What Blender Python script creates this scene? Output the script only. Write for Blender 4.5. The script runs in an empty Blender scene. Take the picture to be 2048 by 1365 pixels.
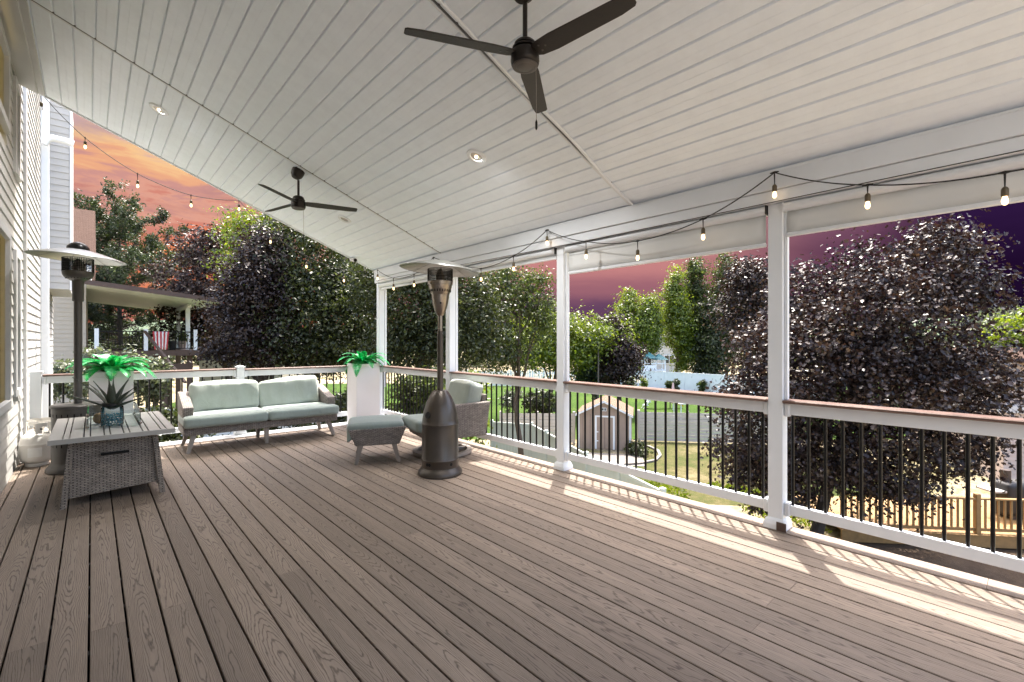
import bpy, bmesh, math, random
import numpy as np
from mathutils import Vector, Matrix, noise as mnoise
random.seed(7); rng = np.random.default_rng(7)
R = math.radians
C = bpy.context.scene.collection
sc = bpy.context.scene

# ------------------------------------------------------------------ camera, sky, sun, exposure
cam = bpy.data.cameras.new('camera'); cam_o = bpy.data.objects.new('camera', cam); C.objects.link(cam_o)
cam.sensor_width = 36; cam.lens = 940/2048*36; cam.clip_start = .05; cam.clip_end = 2000
YAW = R(41.8)
cam_o.location = (0, 0, 1.45); cam_o.rotation_euler = (R(90), 0, -YAW)
sc.camera = cam_o
sc.view_settings.view_transform = 'Standard'; sc.view_settings.look = 'None'
sc.view_settings.exposure = 2.55; sc.view_settings.gamma = 1; sc.view_settings.use_curve_mapping = False
sc.cycles.max_bounces = 9; sc.cycles.diffuse_bounces = 5; sc.cycles.glossy_bounces = 4
sc.cycles.transmission_bounces = 8; sc.cycles.transparent_max_bounces = 12
sc.cycles.sample_clamp_indirect = 6; sc.cycles.use_denoising = True
SUN_EL, SUN_AZ = R(65.5), math.atan2(.61, .79)       # azimuth measured from +x towards +y
sun = bpy.data.lights.new('sun', 'SUN'); sun_o = bpy.data.objects.new('sun', sun); C.objects.link(sun_o)
sun.energy = 2.0; sun.angle = R(.5); sun.color = (1, .955, .885)
sd = Vector((math.cos(SUN_EL)*math.cos(SUN_AZ), math.cos(SUN_EL)*math.sin(SUN_AZ), math.sin(SUN_EL)))
sun_o.rotation_euler = sd.to_track_quat('Z', 'Y').to_euler(); sun_o.location = sd*30

world = bpy.data.worlds.new('World'); sc.world = world; world.use_nodes = True
def world_nodes():
    nt = world.node_tree; N = nt.nodes; L = nt.links; N.clear()
    def math_(op, a, b=None, clamp=False):
        n = N.new('ShaderNodeMath'); n.operation = op; n.use_clamp = clamp
        for i, v in enumerate((a, b)):
            if v is None: continue
            if isinstance(v, (int, float)): n.inputs[i].default_value = v
            else: L.new(v, n.inputs[i])
        return n.outputs[0]
    def ramp(fac, stops, interp='EASE'):
        n = N.new('ShaderNodeValToRGB'); n.color_ramp.interpolation = interp
        e = n.color_ramp.elements
        while len(e) < len(stops): e.new(.5)
        for k, (p, c) in enumerate(stops):
            e[k].position = p; e[k].color = tuple((x/255)**2.2 for x in c)+(1,)
        L.new(fac, n.inputs[0]); return n.outputs[0]
    def mix(f, a, b):
        n = N.new('ShaderNodeMix'); n.data_type = 'RGBA'
        L.new(f, n.inputs[0]); L.new(a, n.inputs[6]); L.new(b, n.inputs[7]); return n.outputs[2]
    sky = N.new('ShaderNodeTexSky'); sky.sky_type = 'NISHITA'; sky.sun_disc = False
    sky.sun_elevation = SUN_EL; sky.sun_rotation = math.pi/2-SUN_AZ
    sky.air_density = 1; sky.dust_density = 6; sky.ozone_density = 1
    tc = N.new('ShaderNodeTexCoord'); sp = N.new('ShaderNodeSeparateXYZ'); L.new(tc.outputs['Generated'], sp.inputs[0])
    x, y, z = sp.outputs
    hl = math_('SQRT', math_('ADD', math_('MULTIPLY', x, x), math_('MULTIPLY', y, y)))
    hl = math_('MAXIMUM', hl, .001)
    el = math_('DIVIDE', z, hl)                          # tangent of the elevation
    cs, sn = math.cos(YAW), math.sin(YAW)
    side = math_('DIVIDE', math_('ADD', math_('MULTIPLY', x, cs), math_('MULTIPLY', y, -sn)), hl)
    fwd = math_('DIVIDE', math_('ADD', math_('MULTIPLY', x, sn), math_('MULTIPLY', y, cs)), hl)
    # sunset clouds: streaks stretched along the horizon
    mp = N.new('ShaderNodeMapping'); mp.inputs['Scale'].default_value = (2.2, 2.2, 9)
    L.new(tc.outputs['Generated'], mp.inputs[0])
    nz = N.new('ShaderNodeTexNoise'); nz.inputs['Scale'].default_value = 2.6; nz.inputs['Detail'].default_value = 11
    nz.inputs['Roughness'].default_value = .62; nz.inputs['Distortion'].default_value = .5; L.new(mp.outputs[0], nz.inputs['Vector'])
    cl = nz.outputs[0]
    elw = math_('ADD', el, math_('MULTIPLY', math_('SUBTRACT', cl, .5), .55))
    left = ramp(math_('MULTIPLY', elw, 1.5), [(0, (200, 112, 100)), (.08, (226, 116, 88)), (.14, (242, 142, 92)), (.19, (236, 130, 96)), (.24, (214, 138, 122)), (.30, (226, 162, 142)),
             (.36, (208, 150, 142)), (.42, (238, 172, 134)), (.50, (250, 200, 146)), (.60, (218, 178, 172)), (1, (190, 168, 186))])
    nz2 = N.new('ShaderNodeTexNoise'); nz2.inputs['Scale'].default_value = 2.1; nz2.inputs['Detail'].default_value = 7; nz2.inputs['Roughness'].default_value = .6
    mp2 = N.new('ShaderNodeMapping'); mp2.inputs['Scale'].default_value = (3, 3, 11); mp2.inputs['Location'].default_value = (4, 2, 7); L.new(tc.outputs['Generated'], mp2.inputs[0]); L.new(mp2.outputs[0], nz2.inputs['Vector'])
    gm_ = N.new('ShaderNodeMapRange'); gm_.inputs[1].default_value = .50; gm_.inputs[2].default_value = .68; gm_.inputs[4].default_value = .75; L.new(nz2.outputs[0], gm_.inputs[0])
    left = mix(gm_.outputs[0], left, ramp(el, [(0, (182, 108, 104)), (.22, (184, 126, 122)), (.36, (186, 156, 160)), (1, (176, 160, 186))]))
    els = math_('ADD', el, math_('MULTIPLY', math_('SUBTRACT', cl, .5), .03))
    mid = ramp(math_('MULTIPLY', els, 2.4), [(0, (80, 60, 84)), (.17, (102, 70, 98)), (.26, (156, 102, 114)), (.36, (196, 130, 130)), (.52, (216, 152, 142)), (1, (214, 166, 160))])
    elr = math_('ADD', el, math_('MULTIPLY', math_('SUBTRACT', cl, .5), .12))
    right = ramp(math_('MULTIPLY', elr, 2.4), [(0, (22, 14, 36)), (.25, (36, 20, 48)), (.5, (50, 30, 66)), (.7, (50, 40, 92)), (1, (46, 42, 100))])
    rt2 = ramp(math_('MULTIPLY', elr, 2.4), [(0, (72, 50, 70)), (.3, (96, 62, 84)), (.55, (126, 84, 104)), (1, (100, 78, 112))])
    f1 = N.new('ShaderNodeMapRange'); f1.inputs[1].default_value = -.42; f1.inputs[2].default_value = -.12; f1.interpolation_type = 'SMOOTHSTEP'; L.new(side, f1.inputs[0])
    f2 = N.new('ShaderNodeMapRange'); f2.inputs[1].default_value = .3; f2.inputs[2].default_value = .58; f2.interpolation_type = 'SMOOTHSTEP'; L.new(side, f2.inputs[0])
    f3 = N.new('ShaderNodeMapRange'); f3.inputs[1].default_value = .58; f3.inputs[2].default_value = .70; f3.interpolation_type = 'SMOOTHSTEP'; L.new(side, f3.inputs[0])
    sunset = mix(f3.outputs[0], mix(f2.outputs[0], mix(f1.outputs[0], left, mid), rt2), right)
    dim = N.new('ShaderNodeMix'); dim.data_type = 'RGBA'; dim.blend_type = 'MULTIPLY'; dim.inputs[0].default_value = 1
    L.new(sunset, dim.inputs[6]); g = 1/2**sc.view_settings.exposure; dim.inputs[7].default_value = (g, g, g, 1)
    # daylight sky overhead and behind
    bgs = N.new('ShaderNodeBackground'); L.new(sky.outputs[0], bgs.inputs[0]); bgs.inputs[1].default_value = .15
    bgd = N.new('ShaderNodeBackground'); L.new(dim.outputs[2], bgd.inputs[0]); bgd.inputs[1].default_value = 1
    fu = N.new('ShaderNodeMapRange'); fu.inputs[1].default_value = .62; fu.inputs[2].default_value = .95; fu.interpolation_type = 'SMOOTHSTEP'; L.new(el, fu.inputs[0])
    fb = N.new('ShaderNodeMapRange'); fb.inputs[1].default_value = .60; fb.inputs[2].default_value = .25; fb.interpolation_type = 'SMOOTHSTEP'; L.new(fwd, fb.inputs[0])
    day = math_('MAXIMUM', fu.outputs[0], fb.outputs[0])
    ms = N.new('ShaderNodeMixShader'); L.new(day, ms.inputs[0]); L.new(bgd.outputs[0], ms.inputs[1]); L.new(bgs.outputs[0], ms.inputs[2])
    out = N.new('ShaderNodeOutputWorld'); L.new(ms.outputs[0], out.inputs[0])
world_nodes()

# ------------------------------------------------------------------ frame of the plot: lateral / depth seen from the deck
SN, CS = math.sin(YAW), math.cos(YAW)
def plot(lat, dep): return (SN*dep+CS*lat, CS*dep-SN*lat)
def vis(px, py, dep):                                    # lateral and height of a spot at a given depth
    return (px-1024)*dep/940, 1.45+(682-py)*dep/940
GZ = -4.0

# ------------------------------------------------------------------ materials
def newmat(name):
    m = bpy.data.materials.new(name); m.use_nodes = True
    return m, m.node_tree.nodes, m.node_tree.links, m.node_tree.nodes['Principled BSDF']
def tex_noise(N, L, scale, detail=4, rough=.55, vec=None, dist=0):
    n = N.new('ShaderNodeTexNoise'); n.inputs['Scale'].default_value = scale; n.inputs['Detail'].default_value = detail
    n.inputs['Roughness'].default_value = rough; n.inputs['Distortion'].default_value = dist
    if vec is not None: L.new(vec, n.inputs['Vector'])
    return n.outputs[0]
def objvec(N, L, scale=(1, 1, 1), rand=0.0):
    tc = N.new('ShaderNodeTexCoord'); mp = N.new('ShaderNodeMapping'); mp.inputs['Scale'].default_value = scale
    L.new(tc.outputs['Object'], mp.inputs[0])
    if rand:
        oi = N.new('ShaderNodeObjectInfo'); m = N.new('ShaderNodeMath'); m.operation = 'MULTIPLY'; m.inputs[1].default_value = rand
        L.new(oi.outputs['Random'], m.inputs[0]); c = N.new('ShaderNodeCombineXYZ')
        for i in range(3): L.new(m.outputs[0], c.inputs[i])
        L.new(c.outputs[0], mp.inputs['Location'])
    return mp.outputs[0]
def rampn(N, L, fac, stops, interp='LINEAR'):
    n = N.new('ShaderNodeValToRGB'); e = n.color_ramp.elements; n.color_ramp.interpolation = interp
    while len(e) < len(stops): e.new(.5)
    for k, (p, c) in enumerate(stops): e[k].position = p; e[k].color = tuple(c)+(1,) if len(c) == 3 else c
    L.new(fac, n.inputs[0]); return n.outputs[0]
def bump(N, L, B, h, strength=.3, dist=.01):
    b = N.new('ShaderNodeBump'); b.inputs['Strength'].default_value = strength; b.inputs['Distance'].default_value = dist
    L.new(h, b.inputs['Height']); L.new(b.outputs[0], B.inputs['Normal'])
def mth(N, L, op, a, b=None, clamp=False):
    n = N.new('ShaderNodeMath'); n.operation = op; n.use_clamp = clamp
    for i, v in enumerate((a, b)):
        if v is None: continue
        if isinstance(v, (int, float)): n.inputs[i].default_value = v
        else: L.new(v, n.inputs[i])
    return n.outputs[0]
def plain(name, col, rough=.5, metal=0, var=.12, scale=3, bumpk=0, bscale=60, spec=.5, rand=3.0, coat=0):
    m, N, L, B = newmat(name)
    v = objvec(N, L, (1, 1, 1), rand)
    n = tex_noise(N, L, scale, 5, .6, v)
    lo = [c*(1-var) for c in col]; hi = [min(1, c*(1+var)) for c in col]
    L.new(rampn(N, L, n, [(.3, lo), (.7, hi)]), B.inputs['Base Color'])
    B.inputs['Roughness'].default_value = rough; B.inputs['Metallic'].default_value = metal
    B.inputs['Specular IOR Level'].default_value = spec; B.inputs['Coat Weight'].default_value = coat
    L.new(rampn(N, L, n, [(.2, (rough*.85,)*3), (.8, (min(1, rough*1.15),)*3)]), B.inputs['Roughness'])
    if bumpk: bump(N, L, B, tex_noise(N, L, bscale, 3, .6, v), bumpk, .004)
    return m
def mat_deck(name, base, dark):
    m, N, L, B = newmat(name)
    v = objvec(N, L, (8.5, .95, 1), 40)
    f = tex_noise(N, L, 1.0, 1.2, .45, v)
    tc = N.new('ShaderNodeTexCoord'); sp = N.new('ShaderNodeSeparateXYZ'); L.new(tc.outputs['Object'], sp.inputs[0])
    x2 = mth(N, L, 'MULTIPLY', mth(N, L, 'MULTIPLY', sp.outputs[0], sp.outputs[0]), 560)
    wob = tex_noise(N, L, 1, 2, .5, objvec(N, L, (60, 9, 1), 40))
    fld = mth(N, L, 'ADD', mth(N, L, 'ADD', mth(N, L, 'MULTIPLY', f, 7.5), x2), mth(N, L, 'MULTIPLY', wob, .5))
    s = mth(N, L, 'SINE', mth(N, L, 'MULTIPLY', fld, 17.0))
    line = mth(N, L, 'POWER', mth(N, L, 'MAXIMUM', s, 0), 3.0)
    fine = tex_noise(N, L, 1, 4, .7, objvec(N, L, (160, 5, 1), 40))
    blot = tex_noise(N, L, 1, 3, .6, objvec(N, L, (9, .8, 1), 40))
    oi = N.new('ShaderNodeObjectInfo')
    c1 = rampn(N, L, mth(N, L, 'ADD', mth(N, L, 'MULTIPLY', blot, .8), mth(N, L, 'MULTIPLY', oi.outputs['Random'], .5)), [(.25, [c*.70 for c in base]), (.95, [c*1.24 for c in base])])
    mx = N.new('ShaderNodeMix'); mx.data_type = 'RGBA'; L.new(c1, mx.inputs[6]); mx.inputs[7].default_value = tuple(dark)+(1,)
    k = mth(N, L, 'ADD', mth(N, L, 'MULTIPLY', line, .70), mth(N, L, 'MULTIPLY', mth(N, L, 'SUBTRACT', fine, .45, True), 1.1), True)
    L.new(k, mx.inputs[0])
    # small nail specks and dirt
    vo = N.new('ShaderNodeTexVoronoi'); vo.inputs['Scale'].default_value = 1; L.new(objvec(N, L, (14, 5, 1), 40), vo.inputs['Vector'])
    spk = mth(N, L, 'LESS_THAN', vo.outputs['Distance'], .035)
    m2 = N.new('ShaderNodeMix'); m2.data_type = 'RGBA'; L.new(mx.outputs[2], m2.inputs[6]); m2.inputs[7].default_value = (.03, .022, .018, 1)
    L.new(mth(N, L, 'MULTIPLY', spk, .8), m2.inputs[0])
    L.new(m2.outputs[2], B.inputs['Base Color'])
    L.new(rampn(N, L, blot, [(.3, (.52,)*3), (.7, (.66,)*3)]), B.inputs['Roughness']); B.inputs['Specular IOR Level'].default_value = .35
    bump(N, L, B, mth(N, L, 'ADD', mth(N, L, 'MULTIPLY', line, -.6), mth(N, L, 'MULTIPLY', fine, .5)), .35, .0025)
    return m
def mat_wicker(name, c1, c2, mortar, sx=22, sy=46):
    m, N, L, B = newmat(name)
    tc = N.new('ShaderNodeTexCoord'); geo = N.new('ShaderNodeNewGeometry')
    # choose the in-plane coordinates by the face the strand lies on (object space normal)
    vt = N.new('ShaderNodeVectorTransform'); vt.vector_type = 'NORMAL'; vt.convert_from = 'WORLD'; vt.convert_to = 'OBJECT'
    L.new(geo.outputs['Normal'], vt.inputs[0]); ns = N.new('ShaderNodeSeparateXYZ'); L.new(vt.outputs[0], ns.inputs[0])
    ps = N.new('ShaderNodeSeparateXYZ'); L.new(tc.outputs['Object'], ps.inputs[0])
    ax = mth(N, L, 'GREATER_THAN', mth(N, L, 'ABSOLUTE', ns.outputs[0]), .6)
    az = mth(N, L, 'GREATER_THAN', mth(N, L, 'ABSOLUTE', ns.outputs[2]), .7)
    def sel(f, a, b):
        n = N.new('ShaderNodeMix'); n.data_type = 'FLOAT'; L.new(f, n.inputs[0]); L.new(a, n.inputs[2]); L.new(b, n.inputs[3]); return n.outputs[0]
    u = sel(ax, ps.outputs[0], ps.outputs[1]); w = sel(az, ps.outputs[2], ps.outputs[1])
    cb = N.new('ShaderNodeCombineXYZ'); L.new(mth(N, L, 'MULTIPLY', u, sx), cb.inputs[0]); L.new(mth(N, L, 'MULTIPLY', w, sy), cb.inputs[1])
    wv = N.new('ShaderNodeVectorMath'); wv.operation = 'ADD'; L.new(cb.outputs[0], wv.inputs[0])
    nz = N.new('ShaderNodeTexNoise'); nz.inputs['Scale'].default_value = 30; L.new(tc.outputs['Object'], nz.inputs['Vector'])
    sb = N.new('ShaderNodeVectorMath'); sb.operation = 'SCALE'; sb.inputs[3].default_value = .35; L.new(nz.outputs['Color'], sb.inputs[0]); L.new(sb.outputs[0], wv.inputs[1])
    br = N.new('ShaderNodeTexBrick'); br.inputs['Scale'].default_value = 1; br.inputs['Mortar Size'].default_value = .13; br.inputs['Mortar Smooth'].default_value = .8
    br.inputs['Brick Width'].default_value = 1.0; br.inputs['Row Height'].default_value = .5
    br.inputs['Color1'].default_value = tuple(c1)+(1,); br.inputs['Color2'].default_value = tuple(c2)+(1,); br.inputs['Mortar'].default_value = tuple(mortar)+(1,)
    L.new(wv.outputs[0], br.inputs['Vector'])
    n2 = tex_noise(N, L, 14, 4, .7, tc.outputs['Object'])
    mm = N.new('ShaderNodeMix'); mm.data_type = 'RGBA'; mm.blend_type = 'MULTIPLY'; mm.inputs[0].default_value = 1
    L.new(br.outputs['Color'], mm.inputs[6]); L.new(rampn(N, L, n2, [(.3, (.72,)*3), (.7, (1.15,)*3)]), mm.inputs[7])
    L.new(mm.outputs[2], B.inputs['Base Color']); B.inputs['Roughness'].default_value = .55
    bump(N, L, B, mth(N, L, 'SUBTRACT', 1.0, br.outputs['Fac']), .9, .006)
    return m
def mat_fabric(name, col):
    m, N, L, B = newmat(name)
    v = objvec(N, L, (1, 1, 1), 5)
    n = tex_noise(N, L, 4, 4, .6, v); w = tex_noise(N, L, 380, 2, .6, v)
    L.new(rampn(N, L, mth(N, L, 'ADD', mth(N, L, 'MULTIPLY', n, .6), mth(N, L, 'MULTIPLY', w, .4)), [(.3, [c*.86 for c in col]), (.7, [c*1.1 for c in col])]), B.inputs['Base Color'])
    B.inputs['Roughness'].default_value = .9; B.inputs['Sheen Weight'].default_value = .25
    fold = tex_noise(N, L, 1, 3, .5, objvec(N, L, (9, 5, 5), 5), .8)
    b = N.new('ShaderNodeBump'); b.inputs['Strength'].default_value = .5; b.inputs['Distance'].default_value = .02; L.new(fold, b.inputs['Height'])
    b2 = N.new('ShaderNodeBump'); b2.inputs['Strength'].default_value = .25; b2.inputs['Distance'].default_value = .002; L.new(w, b2.inputs['Height']); L.new(b.outputs[0], b2.inputs['Normal'])
    L.new(b2.outputs[0], B.inputs['Normal'])
    return m
def mat_leaf(name, cols, trans=.35, rough=.42, spec=.5, tcol=None):
    m, N, L, B = newmat(name)
    g = N.new('ShaderNodeNewGeometry'); tc = N.new('ShaderNodeTexCoord')
    big = tex_noise(N, L, .55, 3, .6, tc.outputs['Object'])
    f = mth(N, L, 'ADD', mth(N, L, 'MULTIPLY', g.outputs['Random Per Island'], .62), mth(N, L, 'MULTIPLY', mth(N, L, 'SUBTRACT', big, .3), .95), True)
    st = [(i/(len(cols)-1), c) for i, c in enumerate(cols)]
    c = rampn(N, L, f, st)
    L.new(c, B.inputs['Base Color']); B.inputs['Roughness'].default_value = rough; B.inputs['Specular IOR Level'].default_value = spec
    tr = N.new('ShaderNodeBsdfTranslucent')
    mm = N.new('ShaderNodeMix'); mm.data_type = 'RGBA'; mm.blend_type = 'MULTIPLY'; mm.inputs[0].default_value = 1
    L.new(c, mm.inputs[6]); mm.inputs[7].default_value = tuple(tcol or (2.2, 2.4, 1.0))+(1,); L.new(mm.outputs[2], tr.inputs[0])
    ms = N.new('ShaderNodeMixShader'); ms.inputs[0].default_value = trans
    L.new(B.outputs[0], ms.inputs[1]); L.new(tr.outputs[0], ms.inputs[2])
    L.new(ms.outputs[0], N['Material Output'].inputs[0])
    return m
def mat_emit(name, col, s):
    m, N, L, B = newmat(name)
    B.inputs['Base Color'].default_value = tuple(col)+(1,); B.inputs['Emission Color'].default_value = tuple(col)+(1,); B.inputs['Emission Strength'].default_value = s
    return m
def mat_glass(name, col=(1, 1, 1), rough=.02):
    m, N, L, B = newmat(name)
    fr = N.new('ShaderNodeFresnel'); fr.inputs[0].default_value = 1.45
    tr = N.new('ShaderNodeBsdfTransparent'); tr.inputs[0].default_value = tuple(col)+(1,)
    gl = N.new('ShaderNodeBsdfGlossy'); gl.inputs['Roughness'].default_value = rough
    ms = N.new('ShaderNodeMixShader'); L.new(fr.outputs[0], ms.inputs[0]); L.new(tr.outputs[0], ms.inputs[1]); L.new(gl.outputs[0], ms.inputs[2])
    L.new(ms.outputs[0], N['Material Output'].inputs[0]); return m
def mat_ceiling():
    m, N, L, B = newmat('ceiling_white')
    v = objvec(N, L, (5, 1.3, 1), 20); n = tex_noise(N, L, 1, 3, .5, v)
    st = tex_noise(N, L, 6, 6, .7, objvec(N, L, (1, 1, 1), 20))
    L.new(rampn(N, L, st, [(.3, (.765, .825, .90)), (.62, (.815, .88, .955))]), B.inputs['Base Color'])
    B.inputs['Roughness'].default_value = .38
    bump(N, L, B, n, .35, .025); return m
def mat_siding(name, col, var=.06):
    return plain(name, col, .55, 0, var, 2.2, .08, 140)
def mat_shingle(name, c1, c2, sx=3, sy=8):
    m, N, L, B = newmat(name)
    tc = N.new('ShaderNodeTexCoord'); mp = N.new('ShaderNodeMapping'); mp.inputs['Scale'].default_value = (sx, sy, 1); L.new(tc.outputs['Object'], mp.inputs[0])
    br = N.new('ShaderNodeTexBrick'); br.inputs['Scale'].default_value = 1; br.inputs['Color1'].default_value = tuple(c1)+(1,); br.inputs['Color2'].default_value = tuple(c2)+(1,)
    br.inputs['Mortar'].default_value = tuple(c*.45 for c in c1)+(1,); br.inputs['Mortar Size'].default_value = .03; L.new(mp.outputs[0], br.inputs['Vector'])
    L.new(br.outputs['Color'], B.inputs['Base Color']); B.inputs['Roughness'].default_value = 1; B.inputs['Specular IOR Level'].default_value = .03; bump(N, L, B, mth(N, L, 'SUBTRACT', 1.0, br.outputs['Fac']), .5, .02); return m
def mat_ground(name, stops, s1=.35, s2=6, bk=.5):
    m, N, L, B = newmat(name)
    tc = N.new('ShaderNodeTexCoord'); o = tc.outputs['Object']
    a = tex_noise(N, L, s1, 6, .62, o); b = tex_noise(N, L, s2, 5, .7, o); c = tex_noise(N, L, 40, 3, .7, o)
    f = mth(N, L, 'ADD', mth(N, L, 'ADD', mth(N, L, 'MULTIPLY', a, .62), mth(N, L, 'MULTIPLY', b, .28)), mth(N, L, 'MULTIPLY', c, .12))
    L.new(rampn(N, L, f, stops), B.inputs['Base Color']); B.inputs['Roughness'].default_value = .95; B.inputs['Specular IOR Level'].default_value = .1
    bump(N, L, B, mth(N, L, 'ADD', b, c), bk, .05); return m

M = {}
M['deck'] = mat_deck('deck_composite', (.232, .183, .143), (.062, .044, .033))
M['deckcap'] = plain('cap_composite', (.13, .075, .058), .4, 0, .25, 8, .2, 90)
M['white'] = plain('white_vinyl', (.73, .765, .80), .38, 0, .035, 2, .05, 30)
M['ceil'] = mat_ceiling()
M['ceilgap'] = plain('joint_dark_metal', (.12, .12, .12), .6)  # dark grey metal of the panel joints
M['black'] = plain('black_metal', (.012, .012, .013), .32, .6, .2, 8)
M['rubber'] = plain('black_rubber', (.016, .015, .015), .6, 0, .2, 20, .2, 120)
M['fan'] = plain('fan_bronze', (.016, .012, .010), .42, .35, .35, 30, .1, 160)
M['fanblade'] = plain('fan_blade', (.015, .0115, .010), .5, 0, .35, 40, .15, 200)
M['bronze'] = plain('hammered_bronze', (.072, .060, .050), .33, .55, .10, 5, .25, 220, coat=.2)
M['steel'] = plain('brushed_steel', (.27, .235, .20), .3, 1, .12, 10)
M['heatdark'] = plain('heater_charcoal', (.085, .08, .076), .42, .3, .12, 6, .2, 200)
M['alu'] = plain('spun_aluminium', (.42, .43, .42), .34, .9, .08, 4)
M['hole'] = plain('vent_black', (.004, .004, .004), .9)
M['wicker'] = mat_wicker('grey_wicker', (.40, .35, .315), (.25, .215, .19), (.09, .075, .065))
M['wickert'] = mat_wicker('table_wicker', (.40, .335, .28), (.28, .235, .195), (.07, .06, .05), 20, 44)
M['legwood'] = plain('taupe_legs', (.26, .225, .195), .5, 0, .15, 12, .2, 80)
M['fab'] = mat_fabric('sage_fabric', (.27, .325, .30))
M['fab2'] = mat_fabric('sage_fabric_pillow', (.36, .405, .36))
M['slat'] = plain('table_slats_grey', (.46, .45, .43), .42, .2, .08, 5)
M['slatedge'] = plain('table_edge', (.33, .32, .30), .42, .2, .1, 5)
M['planter'] = plain('white_planter', (.78, .755, .76), .42, 0, .03, 2)
M['frond'] = mat_leaf('fern_green', [(.0, .09, .025), (.0, .22, .05), (.012, .36, .11), (.11, .46, .09)], .3, .4, .5, (1.2, 1.4, 1.0))
M['agave'] = plain('agave_green', (.05, .066, .048), .42, 0, .45, 9, .1, 60)
M['glass'] = mat_glass('clear_glass', (.93, .97, .96))
M['winglass'] = mat_glass('window_glass', (.95, .95, .93))
M['pebble'] = plain('blue_glass_pebbles', (.08, .30, .40), .15, 0, .7, 60)
M['soil'] = plain('soil', (.03, .022, .016), .95)
M['tank'] = plain('tank_white', (.70, .68, .64), .34, 0, .08, 4)
M['label'] = plain('paper_label', (.72, .72, .70), .6)
M['siding'] = mat_siding('siding_white', (.44, .44, .425), .05)
M['trim'] = mat_siding('trim_grey_white', (.50, .505, .51), .05)
M['shade'] = plain('shade_fabric', (.66, .675, .67), .8, 0, .07, 1.2, .1, 500)
M['cable'] = plain('black_cable', (.010, .010, .010), .5)
M['socket'] = plain('socket_bronze', (.11, .085, .05), .5, .3, .2, 20)
M['bulb'] = mat_emit('lit_bulb', (1.0, .66, .32), .8)
M['bulboff'] = mat_glass('unlit_bulb', (.9, .9, .85))
M['lens'] = mat_emit('lit_lens', (1.0, .78, .50), 2.5)
M['lensoff'] = plain('frosted_lens', (.36, .34, .31), .4)
M['interior'] = mat_emit('lit_room', (.80, .64, .24), .30)
M['curtain'] = plain('curtain_warm', (.72, .60, .28), .8, 0, .25, 4)
M['bark'] = plain('bark', (.10, .075, .055), .9, 0, .4, 10, .8, 18)
M['barkdark'] = plain('bark_dark', (.045, .035, .03), .9, 0, .4, 10, .8, 18)
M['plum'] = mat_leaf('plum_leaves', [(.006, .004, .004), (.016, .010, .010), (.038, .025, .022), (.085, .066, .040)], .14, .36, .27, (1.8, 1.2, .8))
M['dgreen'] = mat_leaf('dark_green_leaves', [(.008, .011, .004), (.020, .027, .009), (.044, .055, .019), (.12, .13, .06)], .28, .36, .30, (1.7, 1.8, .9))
M['mgreen'] = mat_leaf('mid_green_leaves', [(.012, .018, .006), (.030, .042, .012), (.06, .082, .022), (.12, .14, .04)], .36, .38, .3, (1.8, 1.9, .9))
M['ygreen'] = mat_leaf('yellow_green_leaves', [(.030, .048, .006), (.070, .105, .009), (.13, .17, .014), (.21, .23, .028)], .4, .38, .5, (1.8, 1.8, .8))
M['sgreen'] = mat_leaf('silver_green_leaves', [(.03, .038, .022), (.07, .082, .05), (.13, .15, .09), (.24, .25, .17)], .35, .36, .5, (1.3, 1.4, .9))
M['pine'] = mat_leaf('pine_needles', [(.010, .016, .008), (.024, .036, .016), (.045, .062, .025), (.075, .09, .035)], .15, .5, .4)
M['spruce'] = mat_leaf('spruce_needles', [(.008, .02, .012), (.02, .04, .025), (.035, .06, .035)], .1, .5, .4)
M['dirt'] = mat_ground('dry_ground', [(.34, (.055, .070, .022)), (.44, (.12, .11, .05)), (.52, (.24, .20, .13)), (.64, (.34, .29, .21))])
M['lawn'] = mat_ground('lawn', [(.38, (.026, .038, .009)), (.49, (.044, .054, .015)), (.57, (.080, .072, .030)), (.66, (.15, .125, .07))], .3, 4)
M['lawnfar'] = mat_ground('far_lawn', [(.35, (.018, .040, .006)), (.5, (.032, .064, .009)), (.65, (.055, .088, .014))], .2, 3)
M['soilground'] = mat_ground('bark_mulch', [(.3, (.05, .034, .022)), (.6, (.12, .085, .058)), (.75, (.24, .19, .14))], 1.2, 9, .6)
M['conc'] = mat_ground('concrete', [(.3, (.13, .12, .105)), (.7, (.22, .20, .18))], .5, 9, .2)
M['fencegreen'] = plain('pale_green_vinyl', (.50, .55, .50), .45, 0, .04, 2)
M['fencewhite'] = plain('fence_white', (.74, .74, .75), .5, 0, .05, 1.5)
M['fencegrey'] = plain('fence_taupe', (.50, .455, .41), .55, 0, .08, 2)
M['shed'] = plain('shed_tan', (.31, .235, .19), .7, 0, .08, 3, .2, 30)
M['shedroof'] = mat_shingle('shed_shingle', (.19, .13, .095), (.24, .17, .13))
M['tanwall'] = mat_siding('tan_siding', (.42, .37, .30))
M['pinkwall'] = mat_siding('cream_siding', (.48, .39, .34))
M['roofbrown'] = mat_shingle('roof_brown', (.075, .048, .038), (.105, .072, .058), 4, 10)
M['greywall'] = plain('far_grey_wall', (.50, .50, .48), .8, 0, .05, 1)
M['darkglass'] = plain('dark_window', (.03, .035, .04), .12)
M['brownwood'] = plain('dark_brown_wood', (.075, .045, .034), .6, 0, .2, 6)
M['yellowwood'] = plain('cedar_yellow', (.27, .155, .055), .6, 0, .2, 6, .3, 50)
M['red'] = plain('towel_red', (.45, .05, .06), .9)
M['towelwhite'] = plain('towel_white', (.72, .68, .68), .9)
M['teal'] = plain('teal_canopy', (.02, .14, .15), .5)
M['slide'] = plain('slide_yellow', (.55, .32, .02), .35)
M['pink'] = plain('faded_pink_fabric', (.6, .42, .42), .8)
M['chairdark'] = plain('dark_brown_resin', (.05, .035, .03), .5)
M['tabledark'] = plain('grey_blue_tabletop', (.10, .105, .13), .4)
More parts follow.
